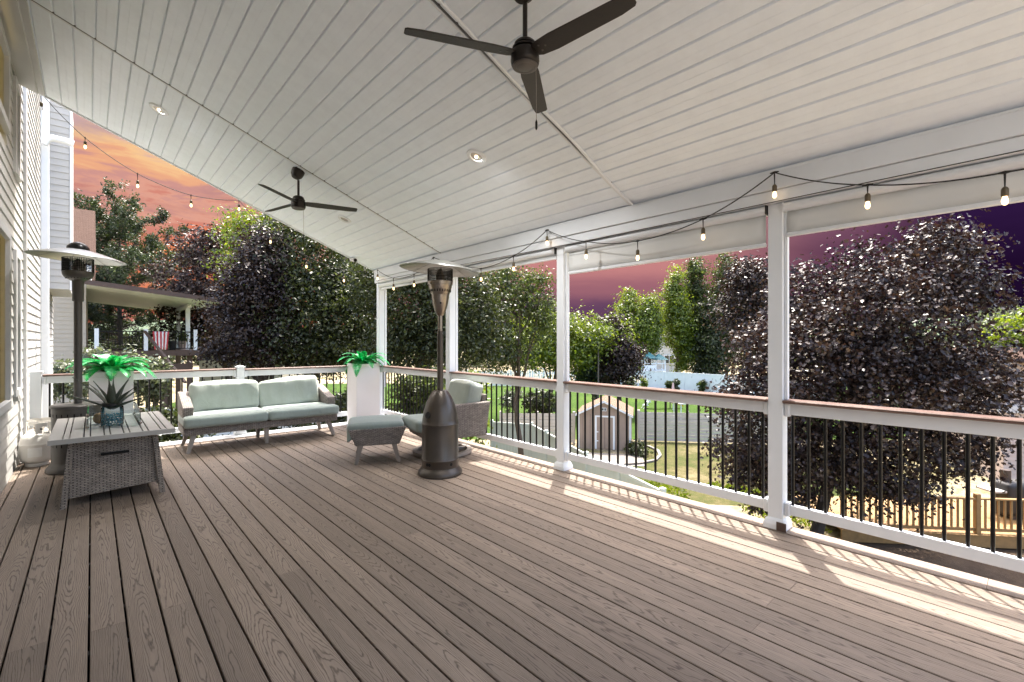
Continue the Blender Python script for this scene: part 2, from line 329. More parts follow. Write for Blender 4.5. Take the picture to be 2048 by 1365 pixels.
M['rock'] = plain('rock', (.22, .20, .18), .9, 0, .3, 6, .6, 20)
M['greypole'] = plain('lamp_grey', (.10, .09, .085), .45, .4)
M['lampglass'] = plain('lamp_head_grey', (.16, .17, .18), .3)
M['camwhite'] = plain('camera_white', (.6, .6, .6), .4)
M['wisteria'] = mat_leaf('purple_flowers', [(.05, .03, .06), (.14, .09, .16)], .2)

# ------------------------------------------------------------------ mesh helpers
class MB:
    def __init__(s): s.v = []; s.f = []; s.sm = []
    def add(s, vs, fs, smooth=False):
        o = len(s.v); s.v += [tuple(p) for p in vs]; s.f += [tuple(i+o for i in f) for f in fs]; s.sm += [smooth]*len(fs); return s
    def box(s, a, b, mat=None):
        (x0, y0, z0), (x1, y1, z1) = a, b
        vs = [(x0, y0, z0), (x1, y0, z0), (x1, y1, z0), (x0, y1, z0), (x0, y0, z1), (x1, y0, z1), (x1, y1, z1), (x0, y1, z1)]
        if mat is not None: vs = [mat @ Vector(p) for p in vs]
        return s.add(vs, [(0, 3, 2, 1), (4, 5, 6, 7), (0, 1, 5, 4), (1, 2, 6, 5), (2, 3, 7, 6), (3, 0, 4, 7)])
    def cbox(s, a, b, c=.004):                             # box with chamfered long and short edges
        bm = bmesh.new(); r = bmesh.ops.create_cube(bm, size=1)
        for v in bm.verts: v.co = Vector((a[i]+(v.co[i]+.5)*(b[i]-a[i]) for i in range(3)))
        bmesh.ops.bevel(bm, geom=bm.edges[:], offset=c, segments=1, affect='EDGES', clamp_overlap=True)
        bm.verts.index_update()
        s.add([v.co[:] for v in bm.verts], [[v.index for v in f.verts] for f in bm.faces]); bm.free(); return s
    def prism(s, poly, axis, a, b):                        # polygon in the two other axes, extruded along axis
        n = len(poly)
        def P(p, t):
            return {'x': (t, p[0], p[1]), 'y': (p[0], t, p[1]), 'z': (p[0], p[1], t)}[axis]
        return s.add([P(p, a) for p in poly]+[P(p, b) for p in poly], [tuple(range(n))[::-1], tuple(range(n, 2*n))]+[(i, (i+1) % n, n+(i+1) % n, n+i) for i in range(n)])
    def tube(s, pts, rad, n=8, cap=True, smooth=True):
        pts = [Vector(p) for p in pts]; rad = rad if hasattr(rad, '__len__') else [rad]*len(pts)
        vs = []; up = Vector((0, 0, 1))
        t0 = (pts[1]-pts[0]).normalized(); ref = up if abs(t0.z) < .9 else Vector((1, 0, 0)); a = t0.cross(ref).normalized()
        for i, p in enumerate(pts):
            t = (pts[min(i+1, len(pts)-1)]-pts[max(i-1, 0)]).normalized()
            a = (a-t*a.dot(t)).normalized(); b = t.cross(a)
            for k in range(n): th = 2*math.pi*k/n; vs.append(p+(a*math.cos(th)+b*math.sin(th))*rad[i])
        fs = [(i*n+k, i*n+(k+1) % n, (i+1)*n+(k+1) % n, (i+1)*n+k) for i in range(len(pts)-1) for k in range(n)]
        s.add(vs, fs, smooth)
        if cap:
            o = len(s.v)-len(vs); s.f += [tuple(o+k for k in range(n))[::-1], tuple(o+(len(pts)-1)*n+k for k in range(n))]; s.sm += [False, False]
        return s
    def lathe(s, prof, n=40, c=(0, 0, 0), smooth=True, close=True):
        vs = []; fs = []
        for r, z in prof:
            for k in range(n): th = 2*math.pi*k/n; vs.append((c[0]+r*math.cos(th), c[1]+r*math.sin(th), c[2]+z))
        for i in range(len(prof)-1):
            for k in range(n): fs.append((i*n+k, i*n+(k+1) % n, (i+1)*n+(k+1) % n, (i+1)*n+k))
        s.add(vs, fs, smooth)
        o = len(s.v)-len(vs)
        if close: s.f += [tuple(o+k for k in range(n))[::-1], tuple(o+(len(prof)-1)*n+k for k in range(n))]; s.sm += [False, False]
        return s
    def obj(s, name, mat, parent=None, loc=(0, 0, 0), rot=(0, 0, 0), bevel=0, seg=2, sharp=None, **tags):
        me = bpy.data.meshes.new(name); me.from_pydata(s.v, [], s.f); me.polygons.foreach_set('use_smooth', s.sm)
        if mat: me.materials.append(M[mat] if isinstance(mat, str) else mat)
        me.update()
        if any(s.sm): 
            try: me.set_sharp_from_angle(angle=R(sharp or 40))
            except Exception: pass
        o = bpy.data.objects.new(name, me); C.objects.link(o); o.parent = parent; o.location = loc; o.rotation_euler = rot
        if bevel:
            b = o.modifiers.new('bevel', 'BEVEL'); b.width = bevel; b.segments = seg; b.limit_method = 'ANGLE'; b.angle_limit = R(50)
        for k, v in tags.items(): o[k] = v
        return o
def thing(name, label=None, cat=None, loc=(0, 0, 0), rotz=0, group=None, kind=None):
    o = bpy.data.objects.new(name, None); C.objects.link(o); o.location = loc; o.rotation_euler = (0, 0, rotz); o.empty_display_size = .1
    if label: o['label'] = label
    if cat: o['category'] = cat
    if group: o['group'] = group
    if kind: o['kind'] = kind
    return o
def tag(o, label=None, cat=None, group=None, kind=None):
    for k, v in (('label', label), ('category', cat), ('group', group), ('kind', kind)):
        if v: o[k] = v
    return o
def shared(src, name, parent, loc, rot=(0, 0, 0)):
    o = src.copy(); o.name = name; C.objects.link(o); o.parent = parent; o.location = loc; o.rotation_euler = rot; return o
def copy_tree(o, parent=None):
    c = o.copy(); C.objects.link(c); c.parent = parent
    for ch in list(o.children): copy_tree(ch, c)
    return c
def soft_box(w, d, h, r, n=14, bulge=.0, wr=0.0, seed=0, slump=0.0):
    """rounded cushion: rounded box with bulged faces and creases"""
    mb = MB(); t = [-1+2*i/n for i in range(n+1)]
    t = [math.copysign(abs(a)**.7, a) for a in t]; idx = {}; vs = []; fs = []
    def V(p):
        k = tuple(round(c, 4) for c in p)
        if k not in idx: idx[k] = len(vs); vs.append(p)
        return idx[k]
    for ax in range(3):
        for sg in (-1, 1):
            for i in range(n):
                for j in range(n):
                    q = []
                    for a, b in ((i, j), (i+1, j), (i+1, j+1), (i, j+1)):
                        p = [0, 0, 0]; p[ax] = sg; p[(ax+1) % 3] = t[a]; p[(ax+2) % 3] = t[b]; q.append(V(tuple(p)))
                    fs.append(tuple(q if sg > 0 else q[::-1]))
    H = (w/2, d/2, h/2); out = []
    for p in vs:
        q = Vector((p[0]*H[0], p[1]*H[1], p[2]*H[2])); c = Vector([max(-(H[i]-r), min(H[i]-r, q[i])) for i in range(3)])
        dd = q-c; q = c+dd.normalized()*r if dd.length > 1e-6 else c
        fx, fy, fz = 1-p[0]**2, 1-p[1]**2, 1-p[2]**2
        q.z += math.copysign(bulge*fx*fy, p[2]) if abs(p[2]) > .99 else 0
        q.y += math.copysign(bulge*fx*fz, p[1]) if abs(p[1]) > .99 else 0
        if wr:
            nv = mnoise.noise(Vector((q.x*3.2+seed, q.y*5, q.z*5)))+.5*mnoise.noise(Vector((q.x*9+seed, q.y*9, q.z*4)))
            q += Vector((0, 1, .3))*nv*wr
            q.z -= slump*(p[0]+.0)*.5*max(0, p[2])
        out.append(q)
    mb.add(out, fs, True); return mb

# ------------------------------------------------------------------ ground and yard
def sheet(name, poly, z, mat, **t):
    mb = MB(); mb.add([(x, y, z) for x, y in poly], [tuple(range(len(poly)))]); return mb.obj(name, mat, **t)
def P(lst): return [plot(a, b) for a, b in lst]
gm = MB(); n = 60; S = 700
gm.add([(-S, -S, GZ), (S, -S, GZ), (S, S, GZ), (-S, S, GZ)], [(0, 1, 2, 3)])
gm.obj('ground', 'dirt', kind='structure')
def blob_poly(cx, cy, rx, ry, k=28, amp=.08, seed=1):
    rr = random.Random(seed); ph = [rr.uniform(0, 6.28) for _ in range(4)]
    return [(cx+rx*math.cos(a)*(1+amp*math.sin(3*a+ph[0])+amp*.5*math.sin(5*a+ph[1])), cy+ry*math.sin(a)*(1+amp*math.sin(2*a+ph[2]))) for a in [2*math.pi*i/k for i in range(k)]]
sheet('lawn', P([(3.2, 16), (13, 15), (16, 24), (7, 25.4), (5.5, 22), (3.0, 19.5)]), GZ+.006, 'lawn', kind='structure')
sheet('lawn', P([(-30, 26), (-2, 26), (-2, 60), (-30, 60)]), GZ+.006, 'lawnfar', kind='structure')
sheet('lawn', P([(-2, 26), (40, 26), (60, 62), (-2, 60)]), GZ+.010, 'lawnfar', kind='structure')
sheet('lawn', P([(-16, 11), (-1, 13), (-.5, 24), (-20, 24)]), GZ+.006, 'lawn', kind='structure')
# curved concrete mow kerb beside the lawn
kp = [plot(a, b) for a, b in [(4.2, 20.3), (4.9, 20.6), (5.7, 20.8), (6.5, 21.3), (7.0, 22.2), (7.2, 23.2), (7.0, 24.2)]]
mb = MB()
for i in range(len(kp)-1):
    a, b = Vector(kp[i]), Vector(kp[i+1]); d = (b-a).normalized(); nrm = Vector((-d.y, d.x))*.07
    mb.add([(a.x-nrm.x, a.y-nrm.y, GZ+.09), (b.x-nrm.x, b.y-nrm.y, GZ+.09), (b.x+nrm.x, b.y+nrm.y, GZ+.09), (a.x+nrm.x, a.y+nrm.y, GZ+.09),
            (a.x-nrm.x, a.y-nrm.y, GZ), (b.x-nrm.x, b.y-nrm.y, GZ), (b.x+nrm.x, b.y+nrm.y, GZ), (a.x+nrm.x, a.y+nrm.y, GZ)], [(0, 1, 2, 3), (4, 5, 1, 0), (3, 2, 6, 7)])
mb.obj('kerb', 'conc', kind='structure')
sheet('path', P([(1.9, 20.9), (5.8, 20.4), (6.2, 22.4), (2.6, 23.2)]), GZ+.014, 'conc', kind='structure')
sheet('patio', P([(7.6, 9.5), (22, 9.5), (26, 15.5), (10.2, 14.2)]), GZ+.010, 'soilground', kind='structure')
# hills behind everything
hm = MB(); k = 90; vs = []
for j, (rad, hh) in enumerate(((240, 0), (330, 16), (520, 30))):
    for i in range(k+1):
        a = -.3+2.6*i/k; h = GZ+hh*(0.55+.6*mnoise.noise(Vector((a*3.1, j*.3, 4)))); vs.append((rad*math.cos(a), rad*math.sin(a), h if j else GZ-1))
hm.add(vs, [(j*(k+1)+i, j*(k+1)+i+1, (j+1)*(k+1)+i+1, (j+1)*(k+1)+i) for j in range(2) for i in range(k)], True)
hm.obj('hills', mat_ground('hill_green', [(.3, (.05, .075, .05)), (.7, (.10, .13, .08))], .01, .08), kind='structure')

# ------------------------------------------------------------------ deck
deck = thing('deck', kind='structure')
deck['label'] = 'brown grey composite board deck running under the covered porch'
PITCH = .1445; X0 = -.645; DY0, DY1 = -7.0, 8.19  # unseen stretch behind the camera, lengthened to bounce sun onto the ceiling
NB = int((3.895-X0)/PITCH)+1
edge_y = lambda x: 8.22-.035*x
def board(x0, x1, y0, y1, z0=-.026, z1=0, nm='deck_board', mat='deck'):
    cx, cy = (x0+x1)/2, (y0+y1)/2
    h = (x1-x0)/2; c = .0045
    return MB().prism([(-h, z0), (h, z0), (h, z1-c), (h-c*.3, z1-c*.3), (h-c, z1), (-h+c, z1), (-h+c*.3, z1-c*.3), (-h, z1-c)], 'y', y0-cy, y1-cy).obj(nm, mat, deck, (cx, cy, 0))
for i in range(NB):
    xb = 3.892-(i+1)*PITCH+.003; xa = xb+PITCH-.0085
    if xb < X0: xb = X0
    cuts = ([.97, 6.29] if i % 2 else [3.15]) if xb > 1.4 else ([3.16] if i % 2 == 0 else [-1.9, 6.28])
    if i in (6, 13): cuts = [4.6]
    ys = [DY0]+[c+random.uniform(-.03, .03) for c in cuts]+[edge_y((xa+xb)/2)-.15]
    for a, b in zip(ys, ys[1:]):
        dz = random.uniform(-.0010, .0010)
        board(xb, xa, a+.0007, b-.0007, -.026+dz, dz)
for a, b in ((-7.0, -3.0), (-3.0, .2), (.2, 4.4), (4.4, 8.0)): board(3.898, 4.075, a+.001, b-.001, -.026, .003)
# pale border board along the back edge
bb = MB(); bb.add([(-.62, edge_y(-.62)-.145, -.02), (4.07, edge_y(4.07)-.145, -.02), (4.07, edge_y(4.07)+.12, -.02), (-.62, edge_y(-.62)+.12, -.02),
                   (-.62, edge_y(-.62)-.145, .004), (4.07, edge_y(4.07)-.145, .004), (4.07, edge_y(4.07)+.12, .004), (-.62, edge_y(-.62)+.12, .004)],
                  [(0, 3, 2, 1), (4, 5, 6, 7), (0, 1, 5, 4), (1, 2, 6, 5), (2, 3, 7, 6), (3, 0, 4, 7)])
bb.obj('border_board', 'white', deck, label='pale border board along the back edge')
jm = MB().box((-.64, -.02, -.27), (4.0, .02, -.03)).obj('joist', 'rubber', deck, (0, -3, 0))
for k in range(1, 28): shared(jm, 'joist', deck, (0, -3+k*.4, 0))
MB().box((-.62, -6.9, -.30), (4.0, 8.1, -.28)).obj('gap_dark_sheet', 'rubber', deck)  # added black sheet below the joists so the board gaps read dark
MB().box((4.02, -7, -.30), (4.062, 8.2, -.03)).obj('fascia_board', 'brownwood', deck)
pm = MB().box((-.075, -.075, GZ), (.075, .075, -.3)).obj('support_post', 'brownwood', deck, (3.9, 1.3, 0))
for y in (-1.5, 4.7, 7.9): shared(pm, 'support_post', deck, (3.9, y, 0))

# ------------------------------------------------------------------ house wall on the left
WX = -.65
house = thing('house', 'our white lap sided house wall with lit windows and downspout beside the deck', 'house', (WX, 8, GZ))
def hl(p): return (p[0]-WX, p[1]-8, p[2]-GZ)
def hbox(nm, mat, a, b, bev=0, par=None, **t):
    mb = MB().box(tuple(a[i]-(a[i]+b[i])/2 for i in range(3)), tuple(b[i]-(a[i]+b[i])/2 for i in range(3)))
    c = [(a[i]+b[i])/2 for i in range(3)]
    if par is None: return mb.obj(nm, mat, house, hl(c), bevel=bev, **t)
    return mb.obj(nm, mat, par, [c[i]-par['wc'][i] for i in range(3)], bevel=bev, **t)
wins = [(4.6, 7.10, .84, 2.50), (4.6, 7.02, 3.66, 4.36), (7.72, 8.05, .90, 2.40), (7.70, 8.02, 3.42, 4.34)]
hbox('wall', 'siding', (-1.2, -7.2, GZ), (-.95, 15.5, 6.6))
def cut(y0, y1, z0, z1):
    segs = [(y0, y1)]
    for a, b, c, d in wins:
        if z1 > c-.07 and z0 < d+.07:
            ns = []
            for s0, s1 in segs:
                if b+.08 <= s0 or a-.08 >= s1: ns.append((s0, s1)); continue
                if a-.08 > s0: ns.append((s0, a-.08))
                if b+.08 < s1: ns.append((b+.08, s1))
            segs = ns
    return segs
LAP = .125; z = -.4
while z < 6.5:
    for y0, y1 in cut(-7.0, 8.62, z, z+LAP)+[(8.625, 14.9)]:
        if y1-y0 < .02: continue
        mb = MB(); L2 = (y1-y0)/2
        prof = [(-.30, 0), (0.0, 0), (0.0, .006), (-.013, LAP+.004), (-.30, LAP+.004)]
        mb.prism([(p[0], p[1]) for p in prof], 'y', -L2, L2)
        mb.obj('siding_board', 'siding', house, hl((WX, (y0+y1)/2, z)))
    z += LAP
hbox('lower_wall', 'siding', (-.95, -7.0, GZ), (WX-.005, 14.9, -.41))
for wi, (a, b, c, d) in enumerate(wins):
    o = thing('window'); o.parent = house; ctr = (WX, (a+b)/2, (c+d)/2); o.location = hl(ctr); o['wc'] = ctr
    fw = .07
    for (p, q) in (((WX-.02, a-.08, c-.08), (WX+.022, a, d+.08)), ((WX-.02, b, c-.08), (WX+.022, b+.08, d+.08)), ((WX-.02, a, d), (WX+.022, b, d+.08)), ((WX-.02, a, c-.08), (WX+.03, b, c))):
        hbox('frame', 'trim', p, q, .004, o)
    mb = 0
    hbox('pane', 'winglass', (WX-.05, a, c), (WX-.044, b, d), 0, o)
    if wi < 2: hbox('mullion', 'trim', (WX-.04, (a+b)/2-.2, c), (WX-.0, (a+b)/2-.16, d), .003, o)
    if wi < 2:
        hbox('room_backing', 'interior', (WX-.29, a-.05, c-.05), (WX-.28, b+.05, d+.05), 0, o)
        cu = MB(); pts = []
        ny = 40
        for k in range(ny+1):
            y = a+(b-a)*k/ny; xx = WX-.16+.025*math.sin(k*1.9)
            pts += [(xx-WX, y-ctr[1], c-ctr[2]), (xx-WX, y-ctr[1], c-ctr[2]+(d-c)*.999)]
        cu.add(pts, [(2*k, 2*k+2, 2*k+3, 2*k+1) for k in range(ny)], True)
        cu.obj('curtain', 'curtain', o)
    else:
        hbox('room_backing', 'darkglass', (WX-.2, a-.02, c-.02), (WX-.19, b+.02, d+.02), 0, o)  # dark plate stands in for the unlit room behind the pane
    del o['wc']
# corner boards, downspout, elbow, bump-out
hbox('corner_board', 'trim', (WX-.02, 8.64, -.4), (WX+.028, 8.74, 6.5), .004)
MB().cbox((-.05, -.045, -6.0), (.05, .045, 2.4), .012).obj('downspout', 'white', house, hl((WX+.09, 10.6, 4)))
el = MB().tube([(0, 0, 0), (.03, 0, .08), (.10, 0, .13), (.26, 0, .12), (.34, 0, .10)], [.045, .05, .05, .05, .052], 10)
el.obj('downspout_elbow', 'white', house, hl((WX+.09, 10.45, 4.55)))
ZB = 2.45
hbox('bump_out', 'trim', (WX+.001, 12.56, ZB), (WX+.335, 14.8, 6.5))
z = ZB
while z < 6.4:
    MB().prism([(0, 0), (.012, 0), (.0, LAP), (-.01, LAP)], 'x', -.16, .16).obj('siding_board', 'siding', house, hl((WX+.165, 12.545, z)), (0, 0, 0)).scale = (1, -1, 1)
    z += LAP
hbox('corner_board', 'white', (WX+.33, 12.52, ZB-.02), (WX+.37, 12.62, 6.5), .003)

# ------------------------------------------------------------------ ceiling / patio roof
TH = math.atan(.40); CT, ST = math.cos(TH), math.sin(TH)
ceil = thing('ceiling', kind='structure'); ceil['label'] = 'sloping white metal panel ceiling of the covered porch'
def cz(x): return 2.75+.4*(3.85-x)
PW = .1524
for (ya, yb, off) in ((5.905, 8.10, .02), (2.60, 5.885, 0), (-1.05, 2.575, .055)):
    me = None; cy = (ya+yb)/2; L2 = (yb-ya)/2-.001
    kx = 0; s = off
    while True:
        x = 3.845-(s+PW/2)*CT
        if x < WX+.1: break
        h = PW/2-.0006
        if me is None:
            mb = MB()
            prof = [(-h, .016), (-h+.001, .009), (-h+.010, 0), (-.002, 0), (0, .0012), (.002, 0), (h-.010, 0), (h-.001, .009), (h, .016)]
            mb.prism(prof, 'y', -L2, L2)
            me = mb.obj('ceiling_panel', 'ceil', ceil, (x, cy, cz(x)), (0, TH, 0)); o = me
        else: o = shared(me, 'ceiling_panel', ceil, (x, cy, cz(x)), (0, TH, 0))
        s += PW
def sbox(nm, mat, s0, s1, y0, y1, z0, z1, bev=0, **t):     # box in slope coordinates measured down from x=3.85
    ys = (y0+y1)/2
    return MB().box((-(s1), y0-ys, z0), (-(s0), y1-ys, z1)).obj(nm, mat, ceil, (3.85, ys, 2.75), (0, TH, 0), bevel=bev, **t)
sbox('roof_backing', 'ceil', -.45, 4.86, -1.1, 8.12, .020, .14)  # unseen backing added over the panels to block sun; ends early for daylight
for yj in (5.895, 2.588):
    sbox('joint_strip', 'ceilgap', .0, 4.83, yj-.008, yj+.004, -.001, .018)
    sbox('joint_strip', 'white', .0, 4.83, yj+.006, yj+.024, -.006, .004)
sbox('end_fascia', 'white', -.45, 4.86, 8.122, 8.15, -.012, .15, .003)
sbox('ledger_trim', 'trim', 4.66, 4.84, -1.05, 8.10, -.035, -.006, .004)
sbox('ledger_trim', 'trim', 4.60, 4.66, -1.05, 8.10, -.018, -.004, .003)
# wavy cable cover that follows the near joint
pts = []
for k in range(60):
    t = k/59; s_ = .02+4.75*t; x = 3.85-s_*CT
    pts.append((x, 2.56+.012*math.sin(t*23)+.01*math.sin(t*9+1), cz(x)-.010))
MB().tube(pts, .013, 6).obj('cable_cover', 'white', ceil)
# header beam and inner fascia (parallel to the side railing)
def bbox(nm, mat, a, b, bev=.003, par=None, **t):
    c = [(a[i]+b[i])/2 for i in range(3)]
    return MB().box([a[i]-c[i] for i in range(3)], [b[i]-c[i] for i in range(3)]).obj(nm, mat, par or ceil, c, bevel=bev, **t)
bbox('fascia_board', 'white', (3.852, -1.05, 2.60), (3.90, 8.10, 2.752))
bbox('fascia_board', 'white', (3.846, -1.05, 2.735), (3.8515, 8.10, 2.748), 0)
bbox('header_beam', 'white', (3.872, -1.05, 2.51), (4.10, 8.12, 2.597), .005)
bbox('header_beam', 'white', (3.905, -1.05, 2.60), (4.09, 8.10, 2.66), .003)
bbox('gutter', 'white', (4.13, -1.05, 2.50), (4.24, 8.14, 2.60), .01)

# recessed lights
for (x, y, on, lb) in ((.565, 6.60, 1, 'lit round recessed downlight nearest the house wall and sunset sky'), (2.718, 3.544, 1, 'lit round recessed downlight nearest the middle of the ceiling'),
                   (2.711, 6.648, 0, 'unlit round recessed downlight by the far ceiling fan blade')):
    t = thing('recessed_light', lb, 'ceiling light', (x, y, cz(x)-.002), 0, 'recessed lights in the porch ceiling'); t.rotation_euler = (0, TH, 0)
    MB().lathe([(.058, .0), (.062, -.012), (.092, -.012), (.098, -.001), (.098, .004)], 40, close=False).obj('trim_ring', 'white', t)
    MB().lathe([(.0005, -.003), (.03, -.003), (.0575, -.001)], 32, close=False).obj('lens', 'lensoff', t)
    if on:
        ld = bpy.data.lights.new('downlight', 'SPOT'); ld.energy = 36; ld.spot_size = R(165); ld.spot_blend = 1; ld.shadow_soft_size = .06; ld.color = (1, .97, .94)
        lo_ = bpy.data.objects.new('downlight', ld); C.objects.link(lo_); lo_.parent = t; lo_.location = (0, 0, -.035); lo_.rotation_euler = (0, -TH, 0)
        MB().lathe([(.0005, -.020), (.010, -.017), (.014, -.010), (.014, -.004)], 20, close=False).obj('lamp', 'lens', t)

# ceiling fans
def fan(x, y, hz, angs, lb, r=.69):
    t = thing('ceiling_fan', lb, 'ceiling fan', (x, y, hz), 0, 'three blade ceiling fans'); top = cz(x)-hz
    MB().lathe([(.014, top-.12), (.014, .07)], 14).obj('downrod', 'fan', t)
    cn = MB().lathe([(.022, -.10), (.045, -.095), (.068, -.06), (.074, -.02), (.074, .012)], 32); cn.obj('canopy', 'fan', t, (0, 0, top-.008), (0, TH, 0))
    MB().lathe([(.018, .092), (.048, .088), (.062, .075), (.066, .062), (.058, .060), (.058, .052), (.074, .050), (.076, .040), (.062, .038), (.062, .028), (.078, .026), (.082, .012), (.084, -.028), (.080, -.048), (.070, -.056)], 44).obj('motor_housing', 'fan', t)
    MB().lathe([(.0725, -.050), (.074, -.060), (.062, -.066), (.050, -.066), (.050, -.060)], 44, close=False).obj('bottom_ring', 'greypole', t)
    MB().lathe([(.049, -.058), (.049, -.064), (.044, -.067)], 36).obj('bottom_cap', 'greypole', t)
    for a in angs:
        b = MB(); pr = []
        outl = [(.052, -.028), (.10, -.048), (.20, -.055), (.62, -.045), (r-.012, -.043), (r, -.030), (r, .030), (r-.012, .043), (.60, .055), (.20, .062), (.10, .052), (.052, .028)]
        b.prism(outl, 'z', -.004, .004)
        bo = b.obj('blade', 'fanblade', t, (0, 0, .008), (R(-13), 0, R(a)), bevel=.0015, seg=1)
        for (sx, sy) in ((.115, -.02), (.115, .02), (.15, 0)):
            MB().lathe([(.006, -.007), (.006, -.0045)], 10, (sx, sy, 0)).obj('screw', 'greypole', bo)
    MB().tube([(.045, -.045, -.06), (.046, -.047, -.20), (.046, -.047, -.385)], .0016, 5).obj('pull_chain', 'steel', t)
    MB().lathe([(.002, -.37), (.007, -.385), (.007, -.42), (.003, -.43)], 10, (.046, -.047, 0)).obj('pull_knob', 'black', t)
    return t
fan(1.885, 1.994, 3.11, (156.5, -83.5, 36.5), 'large nearest black bronze three blade ceiling fan under the white panels')
fan(1.885, 6.03, 3.13, (-15, 105, 220), 'far black bronze three blade ceiling fan near the sunset sky')

# ------------------------------------------------------------------ porch posts
def post_mesh(t, top=2.509):
    s = .0525
    MB().cbox((-s, -s, .004), (s, s, top), .004).obj('post_sleeve', 'white', t)
    b = MB(); h = s+.001
    for z0, z1, w0, w1 in ((.004, .040, .025, .025), (.040, .070, .025, .014), (.070, .085, .014, .002)):
        a, c = h+w0, h+w1
        b.add([(-a, -a, z0), (a, -a, z0), (a, a, z0), (-a, a, z0), (-c, -c, z1), (c, -c, z1), (c, c, z1), (-c, c, z1)], [(0, 1, 5, 4), (1, 2, 6, 5), (2, 3, 7, 6), (3, 0, 4, 7), (4, 5, 6, 7), (3, 2, 1, 0)])
    b.obj('base_trim', 'white', t)
POSTS = [(-.89, 'white square porch post just outside the right of the view'), (1.351, 'nearest white square porch post with a broken dark base corner'),
         (3.588, 'middle white square porch post in front of the tan shed'), (5.83, 'white square porch post just behind the bronze heater pole'), (8.11, 'white square corner porch post behind the tall planter')]
for y, lb in POSTS:
    t = thing('porch_post', lb, 'post', (3.985, y, 0), 0, 'square posts holding the porch roof'); post_mesh(t)
    if y == 1.351:
        MB().box((-.0865, -.088, .004), (-.0845, -.02, .07)).obj('broken_trim_gap', 'brownwood', t)
    if y > 5:
        MB().cbox((.06, -.05, .6), (.10, .05, 2.44), .004).obj('side_channel', 'white', t)
    else:
        MB().cbox((-.02, -.076, 1.0), (.02, -.0535, 2.43), .003).obj('shade_channel', 'white', t)

# ------------------------------------------------------------------ railing sections
def railing(x0, y0, x1, y1, lb, nb, ztop=.976, cap_w=.14):
    L = math.hypot(x1-x0, y1-y0); a = math.atan2(y1-y0, x1-x0)
    t = thing('railing_section', lb, 'railing', (x0, y0, 0), a, 'white railing sections with black balusters')
    dz = ztop-.976
    MB().cbox((0.001, -cap_w/2, ztop), (L-.001, cap_w/2, ztop+.024), .006).obj('cap_rail', 'deckcap', t)
    MB().cbox((.001, -.022, .887+dz), (L-.001, .022, ztop-.0005), .003).obj('top_rail', 'white', t)
    MB().cbox((.001, -.022, .124), (L-.001, .022, .199), .003).obj('bottom_rail', 'white', t)
    for xx in (.001, L-.041):
        for za, zb in ((.872+dz, ztop-.001), (.108, .214)):
            MB().cbox((xx, -.034, za), (xx+.04, .034, zb), .008).obj('bracket', 'white', t)
    bal = None
    for k in range(nb):
        x = L*(k+.5)/nb
        if bal is None: bal = MB().lathe([(.011, .199), (.011, .887+dz)], 12, close=False).obj('baluster', 'black', t, (x, 0, 0))
        else: shared(bal, 'baluster', t, (x, 0, 0))
    return t
S = .0535
railing(3.985, 1.351-S, 3.985, -.89+S, 'nearest railing section with black balusters before the plum tree', 20)
railing(3.985, 3.588-S, 3.985, 1.351+S, 'railing section between the two nearest porch posts before the shed', 20)
railing(3.985, 5.83-S, 3.985, 3.588+S, 'railing section beside the wicker armchair', 20)
railing(3.985, 8.11-S, 3.985, 5.83+S, 'railing section between corner post and heater, behind the ottoman', 20)
railing(-.46, 8.345, 1.665, 8.27, 'back railing section behind the fern planter and propane tanks', 17, 1.005)
railing(1.775, 8.266, 3.93, 8.165, 'back railing section behind the sofa', 18, .992)
for x, y, hh, lb in ((-.52, 8.345, 1.055, 'short white railing post against the house siding'), (1.72, 8.268, 1.04, 'short white railing post behind the middle of the sofa')):
    t = thing('railing_post', lb, 'post', (x, y, 0), R(-2), 'short white railing posts'); post_mesh(t, hh)
    b = MB(); h = .064
    b.add([(-h, -h, hh), (h, -h, hh), (h, h, hh), (-h, h, hh), (-h, -h, hh+.014), (h, -h, hh+.014), (h, h, hh+.014), (-h, h, hh+.014), (0, 0, hh+.034)],
          [(0, 1, 5, 4), (1, 2, 6, 5), (2, 3, 7, 6), (3, 0, 4, 7), (4, 5, 8), (5, 6, 8), (6, 7, 8), (7, 4, 8), (3, 2, 1, 0)])
    b.obj('post_cap', 'white', t)

# ------------------------------------------------------------------ roller shades
def shade(ya, yb, zb, lb, xo=3.955):
    t = thing('roller_shade', lb, 'shade', (xo, (ya+yb)/2, 2.44), 0, 'white roller shades under the beam'); h = (yb-ya)/2
    prof = []
    for k in range(9):
        a = math.pi*(.5+k/8); prof.append((-.012+.048*math.cos(a)*.8, .0325+.034*math.sin(a)))
    prof += [(.04, -.0015), (.04, .0665)]
    MB().prism(prof, 'y', -h+.012, h-.012).obj('housing', 'white', t)
    MB().box((-.045, -h+.001, -.004), (.04, -h+.011, .067)).obj('end_cap', 'rubber', t)
    MB().box((-.045, h-.011, -.004), (.04, h-.001, .067)).obj('end_cap', 'white', t)
    f = MB(); ny = 24; vs = []
    for k in range(ny+1):
        y = -h+.02+(2*h-.04)*k/ny
        for j in range(4): vs.append((.006+.004*math.sin(k*.9+j), y, -.001-(2.44-zb-.03)*j/3))
    f.add(vs, [(k*4+j, k*4+j+1, (k+1)*4+j+1, (k+1)*4+j) for k in range(ny) for j in range(3)], True)
    fo = f.obj('fabric', 'shade', t); sm = fo.modifiers.new('thick', 'SOLIDIFY'); sm.thickness = .0012
    MB().cbox((-.006, -h+.018, zb-2.44), (.018, h-.018, zb-2.44+.032), .006).obj('bottom_bar', 'white', t)
shade(-.835, 1.296, 2.245, 'wide roller shade part lowered over the plum tree')
shade(1.406, 3.50, 2.19, 'most lowered roller shade between the two nearest posts')
shade(3.645, 5.775, 2.385, 'nearly rolled up shade above the wicker armchair')
